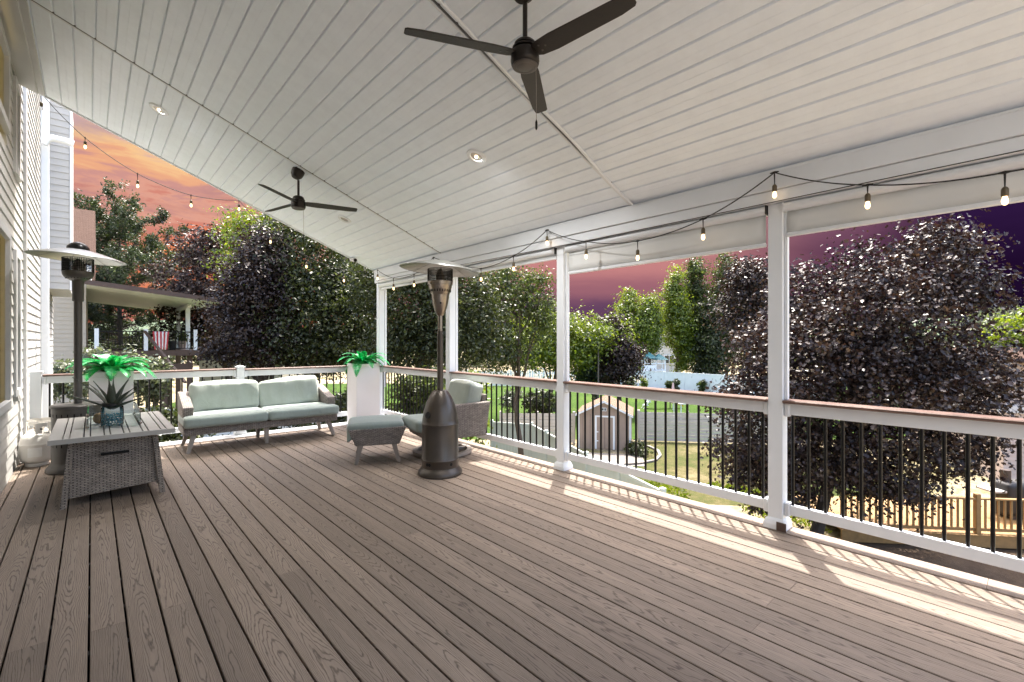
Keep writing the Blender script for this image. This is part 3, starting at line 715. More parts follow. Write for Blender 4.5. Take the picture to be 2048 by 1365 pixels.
shade(5.885, 8.055, 2.39, 'nearly rolled up shade in the corner bay above the heater')

# ------------------------------------------------------------------ string lights
def catenary(a, b, sag, n=14):
    a, b = Vector(a), Vector(b); return [a.lerp(b, i/n)-Vector((0, 0, sag*4*(i/n)*(1-i/n))) for i in range(n+1)]
def strand(lb, pts, bulbs, drops, guide=None):
    c = pts[0]; t = thing('string_light', lb, 'string lights', c, 0, 'strands of string lights')
    loc = lambda p: Vector(p)-Vector(c)
    full = []
    for i in range(len(pts)-1):
        seg = catenary(pts[i], pts[i+1], .02+.05*abs(Vector(pts[i])-Vector(pts[i+1])).length*.3 if hasattr(Vector(pts[i]), 'x') and False else .022)
        full += seg if i == 0 else seg[1:]
    MB().tube([loc(p) for p in full], .0046, 6).obj('cable', 'cable', t)
    if guide: MB().tube([loc(p) for p in guide], .0036, 5).obj('guide_wire', 'cable', t)
    for i, (p, on) in enumerate(bulbs):
        q = loc(p); d = drops[i]
        tee = MB().tube([q+Vector((0, -.03, 0)), q, q+Vector((0, .03, 0))], [.004, .010, .004], 7)
        tee.tube([q, q+Vector((.002, 0, -d+.058))], [.006, .003], 6); tee.obj('drop_wire', 'cable', t)
        b = q+Vector((.002, 0, -d))
        so = MB().lathe([(.004, .062), (.012, .056), (.0165, .045), (.0165, .012), (.014, .006)], 16, b).obj('socket', 'socket', t)
        MB().lathe([(.0105, .006), (.012, -.004), (.0155, -.018), (.014, -.030), (.008, -.040), (.001, -.043)], 18, b).obj('bulb', 'bulb' if on else 'bulboff', t)
side_pts = [(3.80, 7.85, 2.717), (3.80, 7.254, 2.514), (3.80, 6.576, 2.502), (3.80, 6.007, 2.696), (3.80, 4.859, 2.399), (3.80, 4.223, 2.477), (3.80, 3.662, 2.693), (3.80, 3.105, 2.476),
            (3.80, 2.491, 2.384), (3.80, 1.86, 2.467), (3.80, 1.31, 2.708), (3.80, .745, 2.475), (3.80, .122, 2.391), (3.80, -.5, 2.46), (3.80, -1.1, 2.70)]
strand('string of lit bulbs zigzagging along the beam above the side railing', side_pts,
       [(p, i != 3) for i, p in enumerate(side_pts[:13])], [.134, .16, .15, .16, .124, .139, .129, .139, .14, .133, .149, .115, .14],
       [(3.815, 7.9, 2.53), (3.815, 3.1, 2.485), (3.815, -1.2, 2.505)])
back_pts = [(3.78, 7.9, 2.72), (3.319, 8.17, 2.703), (2.68, 8.17, 2.873), (2.126, 8.17, 3.181), (1.682, 8.17, 3.611), (1.07, 8.17, 3.561), (.464, 8.17, 3.728), (-.065, 8.17, 4.065), (-.465, 8.17, 4.50)]
strand('string of lit bulbs sagging from roof edge to the house against the sunset', back_pts,
       [(p, i != 7) for i, p in enumerate(back_pts[1:])], [.17, .16, .13, .12, .13, .15, .10, .17])

# security camera at the roof corner
t = thing('security_camera', 'small white bullet camera with black lens under the roof corner', 'camera', (3.42, 7.98, cz(3.42)-.03))
MB().tube([(0, .10, .0), (0, -.06, -.035)], [.034, .034], 18).obj('camera_body', 'camwhite', t)
MB().tube([(0, -.0605, -.035), (0, -.068, -.037)], [.029, .029], 18).obj('lens', 'hole', t)
MB().box((-.01, .03, .0), (.01, .06, .07)).obj('mount_arm', 'camwhite', t)

# ------------------------------------------------------------------ patio heaters
def vents(t, r, z, n, w, h, a0, a1, nm='vent_slot'):
    mb = MB()
    for k in range(n):
        a = a0+(a1-a0)*k/max(1, n-1)
        mm = Matrix.Rotation(a, 4, 'Z') @ Matrix.Translation((r, 0, z)); mb.box((-.004, -w/2, -h/2), (.0016, w/2, h/2), mm)
    return mb.obj(nm, 'hole', t)
def screen(t, r, z0, z1, mat='black'):
    mb = MB()
    for k in range(56):
        a = 2*math.pi*k/56; mb.tube([(r*math.cos(a), r*math.sin(a), z0), (r*math.cos(a), r*math.sin(a), z1)], .0032, 4, False)
    for j in range(9):
        z = z0+(z1-z0)*j/8; mb.tube([(r*math.cos(2*math.pi*k/28), r*math.sin(2*math.pi*k/28), z) for k in range(29)], .0028, 4, False)
    mb.obj('burner_screen', mat, t)
def reflector(t, z, r, rot, mat='alu'):
    e = bpy.data.objects.new('reflector', None); C.objects.link(e); e.parent = t; e.location = (0, 0, z); e.rotation_euler = rot
    n = 48
    pro = [(.004, .105), (.10, .098), (.20, .075), (.32, .038), (r-.012, .004), (r, -.004)]
    MB().lathe(pro, n, close=False).obj('dish', mat, e, sharp=80).modifiers.new('th', 'SOLIDIFY').thickness = .0015
    for k in range(8):
        a = 2*math.pi*k/8+.2
        p = [((rr)*math.cos(a), rr*math.sin(a), zz-.0045) for rr, zz in pro[1:]]
        MB().tube(p, .0016, 4).obj('seam', 'greypole', e)
    return e
h = thing('patio_heater', 'bronze patio heater with rounded tank housing standing in the middle of the deck', 'patio heater', (2.846, 4.363, 0), R(0))
MB().lathe([(.232, .0), (.240, .006), (.240, .028), (.232, .050), (.215, .066), (.203, .085)], 56).obj('base', 'bronze', h)
MB().lathe([(.200, .084), (.200, .168), (.203, .172), (.2, .178), (.198, .182), (.198, .545), (.203, .550), (.203, .556), (.198, .562), (.193, .60), (.180, .68), (.158, .76), (.125, .84), (.088, .895), (.078, .908), (.045, .914)], 56).obj('tank_housing', 'bronze', h)
for a in (-2.9, -1.18-.35, -1.95-.35-.45, -.55):
    mm = Matrix.Rotation(a, 4, 'Z') @ Matrix.Translation((.199, 0, .135)) @ Matrix.Rotation(R(90), 4, 'Y')
    c = MB(); c.lathe([(.017, -.003), (.017, .0018)], 16); c.v = [tuple(mm @ Vector(p)) for p in c.v]; c.obj('hole', 'hole', h)
mm = Matrix.Rotation(R(180+12), 4, 'Z') @ Matrix.Translation((.184, 0, .66)) @ Matrix.Rotation(R(76), 4, 'Y')
c = MB(); c.lathe([(.036, -.004), (.036, .004)], 20); c.v = [tuple(mm @ Vector(p)) for p in c.v]; c.obj('side_opening', 'hole', h)
MB().lathe([(.034, .905), (.034, 1.56)], 28).obj('pole', 'bronze', h)
MB().lathe([(.026, 1.55), (.026, 1.75)], 24).obj('inner_pole', 'steel', h)
MB().lathe([(.030, 1.725), (.040, 1.735), (.062, 1.78), (.082, 1.85), (.093, 1.92), (.096, 1.965)], 44).obj('burner_cup', 'steel', h)
MB().lathe([(.098, 1.955), (.112, 1.99), (.126, 2.04), (.128, 2.062), (.136, 2.064), (.138, 2.10), (.132, 2.104)], 48).obj('vent_ring', 'steel', h)
vents(h, .1165, 2.008, 26, .009, .044, 0, 2*math.pi*25/26)
screen(h, .135, 2.10, 2.235)
MB().lathe([(.05, 2.10), (.05, 2.16), (.02, 2.24)], 20).obj('burner_core', 'steel', h)
mmk = MB().lathe([(.010, 0), (.010, .02)], 12); mmk.v = [tuple(Matrix.Rotation(-2.1, 4, 'Z') @ Matrix.Translation((.078, 0, 1.86)) @ Matrix.Rotation(R(90), 4, 'Y') @ Vector(p)) for p in mmk.v]
mmk.obj('knob', 'black', h)
reflector(h, 2.225, .438, (R(3), R(4), 0))

h = thing('patio_heater', 'charcoal patio heater with flat topped drum behind the fire table', 'patio heater', (-.116, 7.26, 0), R(-90))
MB().lathe([(.262, .0), (.27, .008), (.27, .03), (.255, .06), (.228, .09), (.222, .11)], 52).obj('base', 'heatdark', h)
MB().lathe([(.222, .108), (.222, .70), (.232, .704), (.234, .728), (.225, .738), (.05, .745)], 52).obj('drum', 'heatdark', h)
vents(h, .2215, .63, 22, .010, .035, -2.6, 2.6); vents(h, .2215, .30, 22, .010, .035, -2.6, 2.6)
mm = Matrix.Rotation(R(-2), 4, 'Z') @ Matrix.Translation((.2215, 0, .19)) @ Matrix.Rotation(R(90), 4, 'Y')
c = MB(); c.lathe([(.026, -.003), (.026, .002)], 20); c.v = [tuple(mm @ Vector(p)) for p in c.v]; c.obj('side_opening', 'hole', h)
lab = MB(); pts = []
for k in range(9):
    a = -.75+.9*k/8; pts += [(.2238*math.cos(a), .2238*math.sin(a), .36), (.2238*math.cos(a), .2238*math.sin(a), .44)]
lab.add(pts, [(2*k, 2*k+2, 2*k+3, 2*k+1) for k in range(8)], True); lab.obj('label_sticker', 'label', h)
MB().lathe([(.037, .742), (.037, 1.93)], 24).obj('pole', 'heatdark', h)
MB().lathe([(.046, 1.90), (.05, 1.905), (.053, 2.13), (.056, 2.135)], 28).obj('pole_sleeve', 'heatdark', h)
MB().lathe([(.06, 2.13), (.115, 2.165), (.125, 2.18), (.135, 2.20), (.138, 2.235), (.132, 2.24)], 44).obj('burner_cup', 'heatdark', h)
vents(h, .108, 2.163, 24, .008, .02, 0, 2*math.pi*23/24)
screen(h, .135, 2.235, 2.385)
MB().lathe([(.05, 2.24), (.055, 2.30), (.02, 2.38)], 20).obj('burner_core', 'steel', h)
reflector(h, 2.385, .434, (R(-3), R(1), 0))
MB().lathe([(.10, 2.478), (.098, 2.515), (.07, 2.55), (.03, 2.57), (.002, 2.575)], 32).obj('reflector_cap', 'black', h)

# ------------------------------------------------------------------ propane tanks
def tank(x, y, rz, lb):
    t = thing('propane_tank', lb, 'gas tank', (x, y, 0), rz, 'white propane tanks beside the house')
    MB().lathe([(.098, 0), (.102, .02), (.100, .035)], 36, close=False).obj('foot_ring', 'tank', t)
    MB().lathe([(.02, .028), (.10, .035), (.138, .065), (.152, .11), (.152, .25), (.1535, .252), (.1535, .258), (.152, .26), (.150, .285), (.135, .335), (.10, .372), (.05, .392), (.02, .396)], 44).obj('tank_body', 'tank', t)
    MB().lathe([(.02, .39), (.02, .42), (.03, .425), (.03, .45), (.012, .455)], 16).obj('valve', 'steel', t)
    MB().tube([(.02, 0, .43), (.07, -.02, .44), (.12, -.02, .43)], .010, 8).obj('hose', 'rubber', t)
    g = MB(); n = 26; vs = []; r = .105
    for k in range(n+1):
        a = R(-35)+R(250)*k/n; hi = .50 if (k % 9) > 0 else .49
        for rr in (r, r+.006): vs += [(rr*math.cos(a), rr*math.sin(a), .375), (rr*math.cos(a), rr*math.sin(a), .385), (rr*math.cos(a), rr*math.sin(a), .455), (rr*math.cos(a), rr*math.sin(a), hi)]
    fs = []
    for k in range(n):
        for o in (0, 4):
            for j in (0, 1, 2):
                if j == 1 and (k % 9) in (3, 4, 5, 6): continue
                fs.append((k*8+o+j, (k+1)*8+o+j, (k+1)*8+o+j+1, k*8+o+j+1))
        fs.append((k*8+3, (k+1)*8+3, (k+1)*8+7, k*8+7))
    g.add(vs, fs, True); g.obj('collar_handle', 'tank', t)
    lb2 = MB(); pts = []
    for k in range(9):
        a = -1.0+.8*k/8; pts += [(.1535*math.cos(a), .1535*math.sin(a), .12), (.1535*math.cos(a), .1535*math.sin(a), .225)]
    lb2.add(pts, [(2*k, 2*k+2, 2*k+3, 2*k+1) for k in range(8)], True); lb2.obj('label_sticker', 'label', t)
tank(-.475, 7.80, R(-60), 'front white propane tank on the boards beside the house wall')
tank(-.475, 8.12, R(40), 'rear white propane tank half hidden behind the front one')

# ------------------------------------------------------------------ planters with ferns
def planter(x, y, w, d, hh, lb, flb, seed, nf):
    t = thing('planter', lb, 'planter', (x, y, 0), 0, 'tall white square planters')
    a, b = w/2, d/2; th = .02
    m = MB(); m.cbox((-a, -b, .004), (a, b, hh-.06), .004)
    m.obj('planter_body', 'planter', t)
    r = MB()
    for p, q in (((-a, -b, hh-.0595), (a, -b+th, hh)), ((-a, b-th, hh-.0595), (a, b, hh)), ((-a, -b+th+.0005, hh-.0595), (-a+th, b-th-.0005, hh)), ((a-th, -b+th+.0005, hh-.0595), (a, b-th-.0005, hh))): r.box(p, q)
    r.obj('planter_rim', 'planter', t)
    MB().box((-a+th+.001, -b+th+.001, hh-.0595), (a-th-.001, b-th-.001, hh-.02)).obj('soil', 'soil', t)
    f = thing('fern', flb, 'fern', (x, y, hh-.02), 0, 'bright green ferns in planters')
    rr = random.Random(seed)
    for k in range(nf):
        az = 2*math.pi*k/nf+rr.uniform(-.25, .25); L = rr.uniform(.30, .44); up = rr.uniform(.35, 1.15) if k % 3 else rr.uniform(1.1, 1.5)
        mb = MB(); n = 22; prev = []; d = Vector((math.cos(az), math.sin(az), 0)); sd_ = Vector((-math.sin(az), math.cos(az), 0))
        p = Vector((d.x*.02, d.y*.02, .0)); el_ = up; path = [p.copy()]
        for i in range(n):
            p = p+(d*math.cos(el_)+Vector((0, 0, 1))*math.sin(el_))*(L/n*1.25); el_ -= (1.9/n)*(1.0+rr.uniform(-.1, .1)); path.append(p.copy())
        mb.tube(path, [.004*(1-i/(n+2))+.0008 for i in range(n+1)], 4)
        for i in range(1, n+1):
            w_ = .080*math.sin(math.pi*min(1, (i+1.5)/(n+2)))**.8+.004; t_ = (path[i]-path[i-1]).normalized(); up_ = sd_.cross(t_)
            for sg in (-1, 1):
                b0 = path[i-1].lerp(path[i], .2); b1 = path[i-1].lerp(path[i], 1.0)
                tip = path[i]+sd_*sg*w_+t_*w_*.45+up_*(.006-w_*.22)*1
                midp = path[i-1]+sd_*sg*w_*.55+up_*.008
                mb.add([b0, midp, tip, b1], [(0, 1, 2, 3)], False)
        mb.obj('frond', 'frond', f)
planter(.185, 7.83, .42, .40, 1.07, 'white square planter behind the fire table between heater and sofa', 'bright green fern in the planter behind the fire table', 3, 26)
planter(3.56, 7.90, .42, .40, 1.055, 'white square planter in the deck corner behind the ottoman', 'bright green fern in the corner planter by the post', 9, 22)

# ------------------------------------------------------------------ sofa, ottoman, armchair
def leg(t, top, bot, s=.032, nm='leg'):
    a, b = Vector(top), Vector(bot); m = MB(); k = s*.62
    m.add([(a.x-s, a.y-s, a.z), (a.x+s, a.y-s, a.z), (a.x+s, a.y+s, a.z), (a.x-s, a.y+s, a.z), (b.x-k, b.y-k, b.z), (b.x+k, b.y-k, b.z), (b.x+k, b.y+k, b.z), (b.x-k, b.y+k, b.z)],
          [(0, 1, 2, 3), (7, 6, 5, 4), (4, 5, 1, 0), (5, 6, 2, 1), (6, 7, 3, 2), (7, 4, 0, 3)]); return m.obj(nm, 'legwood', t, bevel=.003)
sofa = thing('sofa', 'grey wicker two seat sofa with sage green cushions against the back railing', 'sofa', (1.86, 7.57, 0), R(-1.5))
SW = 2.02
MB().box((-SW/2+.03, -.33, .225), (SW/2-.03, .34, .325)).obj('seat_frame', 'wicker', sofa, bevel=.01)
b = MB(); b.prism([(.30, .325), (.36, .325), (.44, .74), (.38, .74)], 'x', -SW/2+.03, SW/2-.03); b.obj('back_frame', 'wicker', sofa, bevel=.012)
for sg in (-1, 1):
    b = MB(); x0 = sg*(SW/2-.03); x1 = sg*(SW/2-.15)
    b.prism([(-.22, .3255), (.30, .3255), (.385, .74), (.30, .735), (-.17, .60), (-.24, .585)], 'x', min(x0, x1), max(x0, x1)); b.obj('arm', 'wicker', sofa, bevel=.014)
    for yy, yb in ((-.25, -.31), (.27, .33)): leg(sofa, (sg*.86, yy, .23), (sg*.93, yb, 0))
leg(sofa, (0, -.25, .23), (0, -.27, 0)); leg(sofa, (0, .25, .23), (0, .27, 0))
for k, sg in enumerate((-1, 1)):
    soft_box(.985, .72, .145, .045, 16, .012, .004, k*5).obj('seat_cushion', 'fab', sofa, (sg*.492, -.055, .40))
    o = soft_box(.86, .17, .42, .055, 34, .035, .042, 3+k*7, -.035*sg).obj('back_cushion', 'fab2', sofa, (sg*.43, .235, .65), (R(-13), R(-2.0 if sg < 0 else -2.5), 0))
    pip = MB()
ot = thing('ottoman', 'grey wicker ottoman with overhanging sage cushion in front of the armchair', 'ottoman', (2.66, 5.50, 0), R(-25))
for sg in (-1, 1):
    b = MB(); b.prism([(-.25, .215), (.25, .215), (.335, .425), (-.335, .405)], 'y', sg*.30-.02, sg*.30+.02); b.obj('side_panel', 'wicker', ot, bevel=.008)
MB().box((-.25, -.279, .22), (.25, .279, .31)).obj('seat_frame', 'wicker', ot, bevel=.006)
b = soft_box(.66, .60, .13, .042, 16, .012, .003, 2)
vs = []
for p in b.v:
    x, y, z = p
    if x < -.20: z -= (min(.13, -.20-x))*.9*(1 if z < 0 else .12)
    vs.append((x, y, z))
b.v = vs; b.obj('cushion', 'fab', ot, (-.02, -.0, .405+.01))
for sx in (-1, 1):
    for sy in (-1, 1): leg(ot, (sx*.19, sy*.26, .218), (sx*.245, sy*.29, 0), .03)

ch = thing('armchair', 'grey wicker swivel armchair with sage cushions behind the bronze heater', 'armchair', (3.40, 5.16, 0), R(-12))
# the chair faces -x locally
n = 40
rg = MB(); rv = []
for k in range(n):
    a = 2*math.pi*k/n
    for rr, zz in ((.315, .012), (.375, .012), (.375, .052), (.315, .052)): rv.append((rr*math.cos(a)*1.02, rr*math.sin(a), zz))
rg.add(rv, [(k*4+j, ((k+1) % n)*4+j, ((k+1) % n)*4+(j+1) % 4, k*4+(j+1) % 4) for k in range(n) for j in range(4)], True)
rg.obj('swivel_ring', 'legwood', ch, sharp=30)
MB().box((-.32, -.03, .014), (.32, .03, .05)).obj('swivel_bar', 'legwood', ch)
MB().lathe([(.07, .05), (.05, .08), (.05, .25)], 20).obj('swivel_column', 'rubber', ch)
b = MB(); b.prism([(-.34, .25), (.34, .25), (.36, .335), (-.37, .335)], 'y', -.30, .30); b.obj('seat_frame', 'wicker', ch, bevel=.01)
for sg in (-1, 1):
    b = MB(); b.prism([(-.10, .25), (.43, .25), (.50, .68), (-.02, .66), (-.08, .34)], 'y', sg*.36-.045, sg*.36+.045); b.obj('arm', 'wicker', ch, bevel=.015)
b = MB(); b.prism([(.34, .336), (.40, .336), (.50, .76), (.44, .76)], 'y', -.30, .30); b.obj('back_frame', 'wicker', ch, bevel=.012)
soft_box(.72, .62, .145, .045, 16, .012, .003, 4).obj('seat_cushion', 'fab', ch, (-.09, 0, .41))
soft_box(.24, .64, .44, .05, 22, .025, .018, 8).obj('back_cushion', 'fab2', ch, (.295, 0, .69), (0, R(14), 0))

# ------------------------------------------------------------------ fire table
TX0, TX1, TY0, TY1, TZ = -.275, .595, 5.47, 6.95, .62
ft = thing('fire_table', 'grey slatted top fire table with woven wicker base beside the house', 'table', ((TX0+TX1)/2, (TY0+TY1)/2, 0))
hx, hy = (TX1-TX0)/2, (TY1-TY0)/2
fr = MB()
for p, q in (((-hx, -hy, TZ-.042), (hx, -hy+.035, TZ-.002)), ((-hx, hy-.035, TZ-.042), (hx, hy, TZ-.002)), ((-hx, -hy+.0355, TZ-.042), (-hx+.03, hy-.0355, TZ-.002)), ((hx-.03, -hy+.0355, TZ-.042), (hx, hy-.0355, TZ-.002))): fr.box(p, q)
fr.obj('top_frame', 'slatedge', ft)
x = -hx+.002; k = 0; ws = [.092, .042]
while x < hx-.02:
    w = min(ws[k % 2], hx-.002-x)
    MB().cbox((x, -hy+.002, TZ-.014), (x+w-.008, hy-.002, TZ+.002), .003).obj('slat', 'slat', ft); x += w; k += 1
# tapered wicker base: front and back panels, side panels, leg posts
zt, wt, wb_, ft_, fb_ = .565, .27, .315, -.50, -.56
def quadp(nm, a, b, c, d, th, mat='wickert'):
    a, b, c, d = map(Vector, (a, b, c, d)); nn = (b-a).cross(d-a).normalized()*th
    return MB().add([a, b, c, d, a-nn, b-nn, c-nn, d-nn], [(0, 1, 2, 3), (7, 6, 5, 4), (0, 4, 5, 1), (1, 5, 6, 2), (2, 6, 7, 3), (3, 7, 4, 0)]).obj(nm, mat, ft, bevel=.003)
for sg in (1, -1):
    f = quadp('front_panel', (-wb_*sg, sg*-.59, .075), (wb_*sg, sg*-.59, .11 if sg > 0 else .075), (wt*sg, sg*-.53, zt), (-wt*sg, sg*-.53, zt), .015)
    quadp('side_panel', (sg*wb_*1.02, -.56*sg, .08), (sg*wb_*1.02, .56*sg, .08), (sg*wt*1.02, .50*sg, zt), (sg*wt*1.02, -.50*sg, zt), .015)
for sx in (-1, 1):
    for sy in (-1, 1):
        a = Vector((sx*(wt+.022), sy*.545, zt)); b_ = Vector((sx*(wb_+.03), sy*.61, 0)); s = .022
        MB().add([(a.x-s, a.y-s, a.z), (a.x+s, a.y-s, a.z), (a.x+s, a.y+s, a.z), (a.x-s, a.y+s, a.z), (b_.x-s, b_.y-s, 0), (b_.x+s, b_.y-s, 0), (b_.x+s, b_.y+s, 0), (b_.x-s, b_.y+s, 0)],
                 [(0, 1, 2, 3), (7, 6, 5, 4), (4, 5, 1, 0), (5, 6, 2, 1), (6, 7, 3, 2), (7, 4, 0, 3)]).obj('leg', 'wickert', ft, bevel=.003)
MB().box((-.10, -.5785, .415), (.10, -.5625, .437)).obj('handle_slot', 'hole', ft)
MB().box((-wt+.01, -.5, .12), (wt-.01, .5, .55)).obj('inner_box', 'rubber', ft)
# glass wind guard standing on the top
GX0, GX1, GY0, GY1 = -.03, .36, 5.90, 6.75
wg = thing('wind_guard', 'clear glass wind guard standing on the fire table top', 'wind guard', ((GX0+GX1)/2, (GY0+GY1)/2, TZ+.003)); gx, gy = (GX1-GX0)/2, (GY1-GY0)/2
for p, q in (((-gx, -gy, 0), (gx, -gy+.006, .155)), ((-gx, gy-.006, 0), (gx, gy, .155)), ((-gx, -gy+.007, 0), (-gx+.006, gy-.007, .155)), ((gx-.006, -gy+.007, 0), (gx, gy-.007, .155))): MB().box(p, q).obj('pane', 'glass', wg)
for sx in (-1, 1):
    for sy in (-1, 1):
        for zz in (.012, .13): MB().cbox((sx*gx-.012, sy*gy-.012, zz), (sx*gx+.012, sy*gy+.012, zz+.018), .003).obj('corner_clip', 'steel', wg)
bx = thing('wooden_ball', 'small brown wooden ball on the fire table behind the jar', 'ornament', (.06, 6.26, TZ+.003))
MB().lathe([(.002, 0), (.03, .006), (.048, .025), (.055, .055), (.048, .085), (.03, .103), (.002, .11)], 24).obj('ball', 'yellowwood', bx)
# jar and agave
JX, JY = .150, 6.06
jar = thing('glass_jar', 'clear glass jar of blue pebbles with dark rim inside the wind guard', 'jar', (JX, JY, TZ+.003))
MB().lathe([(.082, .0), (.088, .008), (.088, .175), (.080, .19), (.074, .20)], 36, close=False).obj('jar_glass', 'glass', jar)
pb = MB(); rr = random.Random(4)
for k in range(330):
    a = rr.uniform(0, 6.283); q = math.sqrt(rr.random())*.074 if k % 2 else .077; zc = rr.uniform(.006, .112); s = rr.uniform(.006, .009)
    vs = [(q*math.cos(a)+s*dx, q*math.sin(a)+s*dy, zc+s*dz) for dx, dy, dz in ((1, 0, 0), (-1, 0, 0), (0, 1, 0), (0, -1, 0), (0, 0, 1), (0, 0, -1))]
    pb.add(vs, [(0, 2, 4), (2, 1, 4), (1, 3, 4), (3, 0, 4), (2, 0, 5), (1, 2, 5), (3, 1, 5), (0, 3, 5)])
pb.obj('pebbles', 'pebble', jar, kind='stuff')
MB().lathe([(.062, .19), (.080, .194), (.082, .214), (.076, .222), (.060, .222)], 36, close=False).obj('jar_rim', 'rubber', jar)
ag = thing('agave_plant', 'dark green spiky agave plant growing from the glass jar', 'plant', (JX, JY, TZ+.16))
lf = [(0.1, 1.28, .36), (2.2, 1.35, .34), (3.5, .98, .44), (5.9, .72, .46), (2.75, .70, .46), (5.3, 1.12, .42), (4.4, 1.25, .33), (.8, .85, .36), (1.6, 1.1, .34), (3.9, .55, .40), (6.2, .42, .42), (3.1, .35, .42)]
for az, el_, L in lf:
    az = az-YAW; mb = MB(); n = 12; d = Vector((math.cos(az), math.sin(az), 0)); s_ = Vector((-math.sin(az), math.cos(az), 0)); p = Vector((d.x*.012, d.y*.012, 0)); e_ = el_; vs = []
    for i in range(n+1):
        t_ = i/n; w_ = (.011+.022*math.sin(math.pi*min(1, t_*1.05+.22))**1.0)*(1-t_**3)+.0006
        tdir = d*math.cos(e_)+Vector((0, 0, 1))*math.sin(e_); up_ = s_.cross(tdir)*-1
        vs += [p-s_*w_+up_*w_*.35, p-up_*.004, p+s_*w_+up_*w_*.35]
        p = p+tdir*L/n; e_ -= .028*(1 if el_ > .6 else .5)
    fs = [];
    for i in range(n):
        for j in (0, 1): fs.append((i*3+j, i*3+j+1, (i+1)*3+j+1, (i+1)*3+j))
    mb.add(vs, fs, True); mb.obj('leaf', 'agave', ag).modifiers.new('th', 'SOLIDIFY').thickness = .003

# ------------------------------------------------------------------ trees
def leafmesh(name, pos, nrm, size, mat, parent, lobed=False, stuff=None):
    """one mesh of many small folded leaves (numpy arrays)"""
    n = len(pos); nrm = nrm/np.linalg.norm(nrm, axis=1, keepdims=True)
    a = rng.normal(size=(n, 3)); a -= (a*nrm).sum(1, keepdims=True)*nrm; a /= np.linalg.norm(a, axis=1, keepdims=True); b = np.cross(nrm, a)
    s = (size*rng.uniform(.65, 1.3, n))[:, None]
    if lobed:
        T = [(-.55, 0, 0), (-.25, .42, .10), (.05, .22, .03), (.22, .50, .12), (.60, 0, -.05), (.22, -.50, .12), (.05, -.22, .03), (-.25, -.42, .10)]
        F = [(0, 4, 3, 2), (0, 2, 1), (0, 7, 6), (0, 6, 5, 4)]
    else:
        T = [(-.55, 0, 0), (-.05, .30, .10), (.60, 0, -.04), (-.05, -.30, .10)]; F = [(0, 2, 1), (0, 3, 2)]
    V = np.stack([pos+s*(a*t[0]+b*t[1]+nrm*t[2]) for t in T], 1).reshape(-1, 3)
    m = len(T); me = bpy.data.meshes.new(name)
    idx = np.concatenate([np.array(f) for f in F]); cnt = np.array([len(f) for f in F])
    loops = (np.arange(n)[:, None]*m+idx[None]).ravel(); tot = np.tile(cnt, n); st = np.concatenate([[0], np.cumsum(tot)[:-1]])
    me.vertices.add(n*m); me.vertices.foreach_set('co', V.astype(np.float32).ravel())
    me.loops.add(len(loops)); me.loops.foreach_set('vertex_index', loops.astype(np.int32))
    me.polygons.add(len(tot)); me.polygons.foreach_set('loop_start', st.astype(np.int32)); me.polygons.foreach_set('loop_total', tot.astype(np.int32))
    me.update(calc_edges=True); me.materials.append(M[mat]); o = bpy.data.objects.new(name, me); C.objects.link(o); o.parent = parent
    return o
def crown_pts(blobs, n, clump=.32, shell=.35, perc=40):
    """points gathered in clumps inside ellipsoidal blobs (cx,cy,cz,rx,ry,rz)"""
    vol = np.array([b[3]*b[4]*b[5] for b in blobs])**.72; vol /= vol.sum(); out = []; nr = []
    for b, w in zip(blobs, vol):
        k = max(3, int(n*w/perc)); d = rng.normal(size=(k, 3)); d /= np.linalg.norm(d, axis=1, keepdims=True)
        r = shell+(1.04-shell)*rng.random(k)**.6; r = np.where(rng.random(k) < .16, r*rng.uniform(1.0, 1.32, k), r); c = np.array(b[:3])+d*r[:, None]*np.array(b[3:6])
        m = int(n*w/k)+1
        ax_ = rng.normal(size=(k, 1, 3)); off = rng.normal(size=(k, m, 3))*clump*rng.uniform(.4, 1.2, (k, 1, 1))*np.array([1, 1, .5])+ax_*rng.normal(size=(k, m, 1))*clump*.55
        p = (c[:, None]+off).reshape(-1, 3); out.append(p)
        q = (off*.9/clump+np.array([0, 0, .7])+rng.normal(size=(k, m, 3))*.75).reshape(-1, 3); nr.append(q)
    return np.concatenate(out), np.concatenate(nr)
def limb(mb, a, b, r0, r1, wob=.12, n=7, sd_=0):
    a, b = Vector(a), Vector(b); L = (b-a).length; pts = []
    for i in range(n+1):
        t = i/n; p = a.lerp(b, t)
        if 0 < i: p += Vector((mnoise.noise(Vector((t*3+sd_, 0, 1))), mnoise.noise(Vector((t*3+sd_, 5, 1))), 0))*wob*L*.5
        pts.append(p)
    mb.tube(pts, [r0+(r1-r0)*i/n for i in range(n+1)], 7); return pts
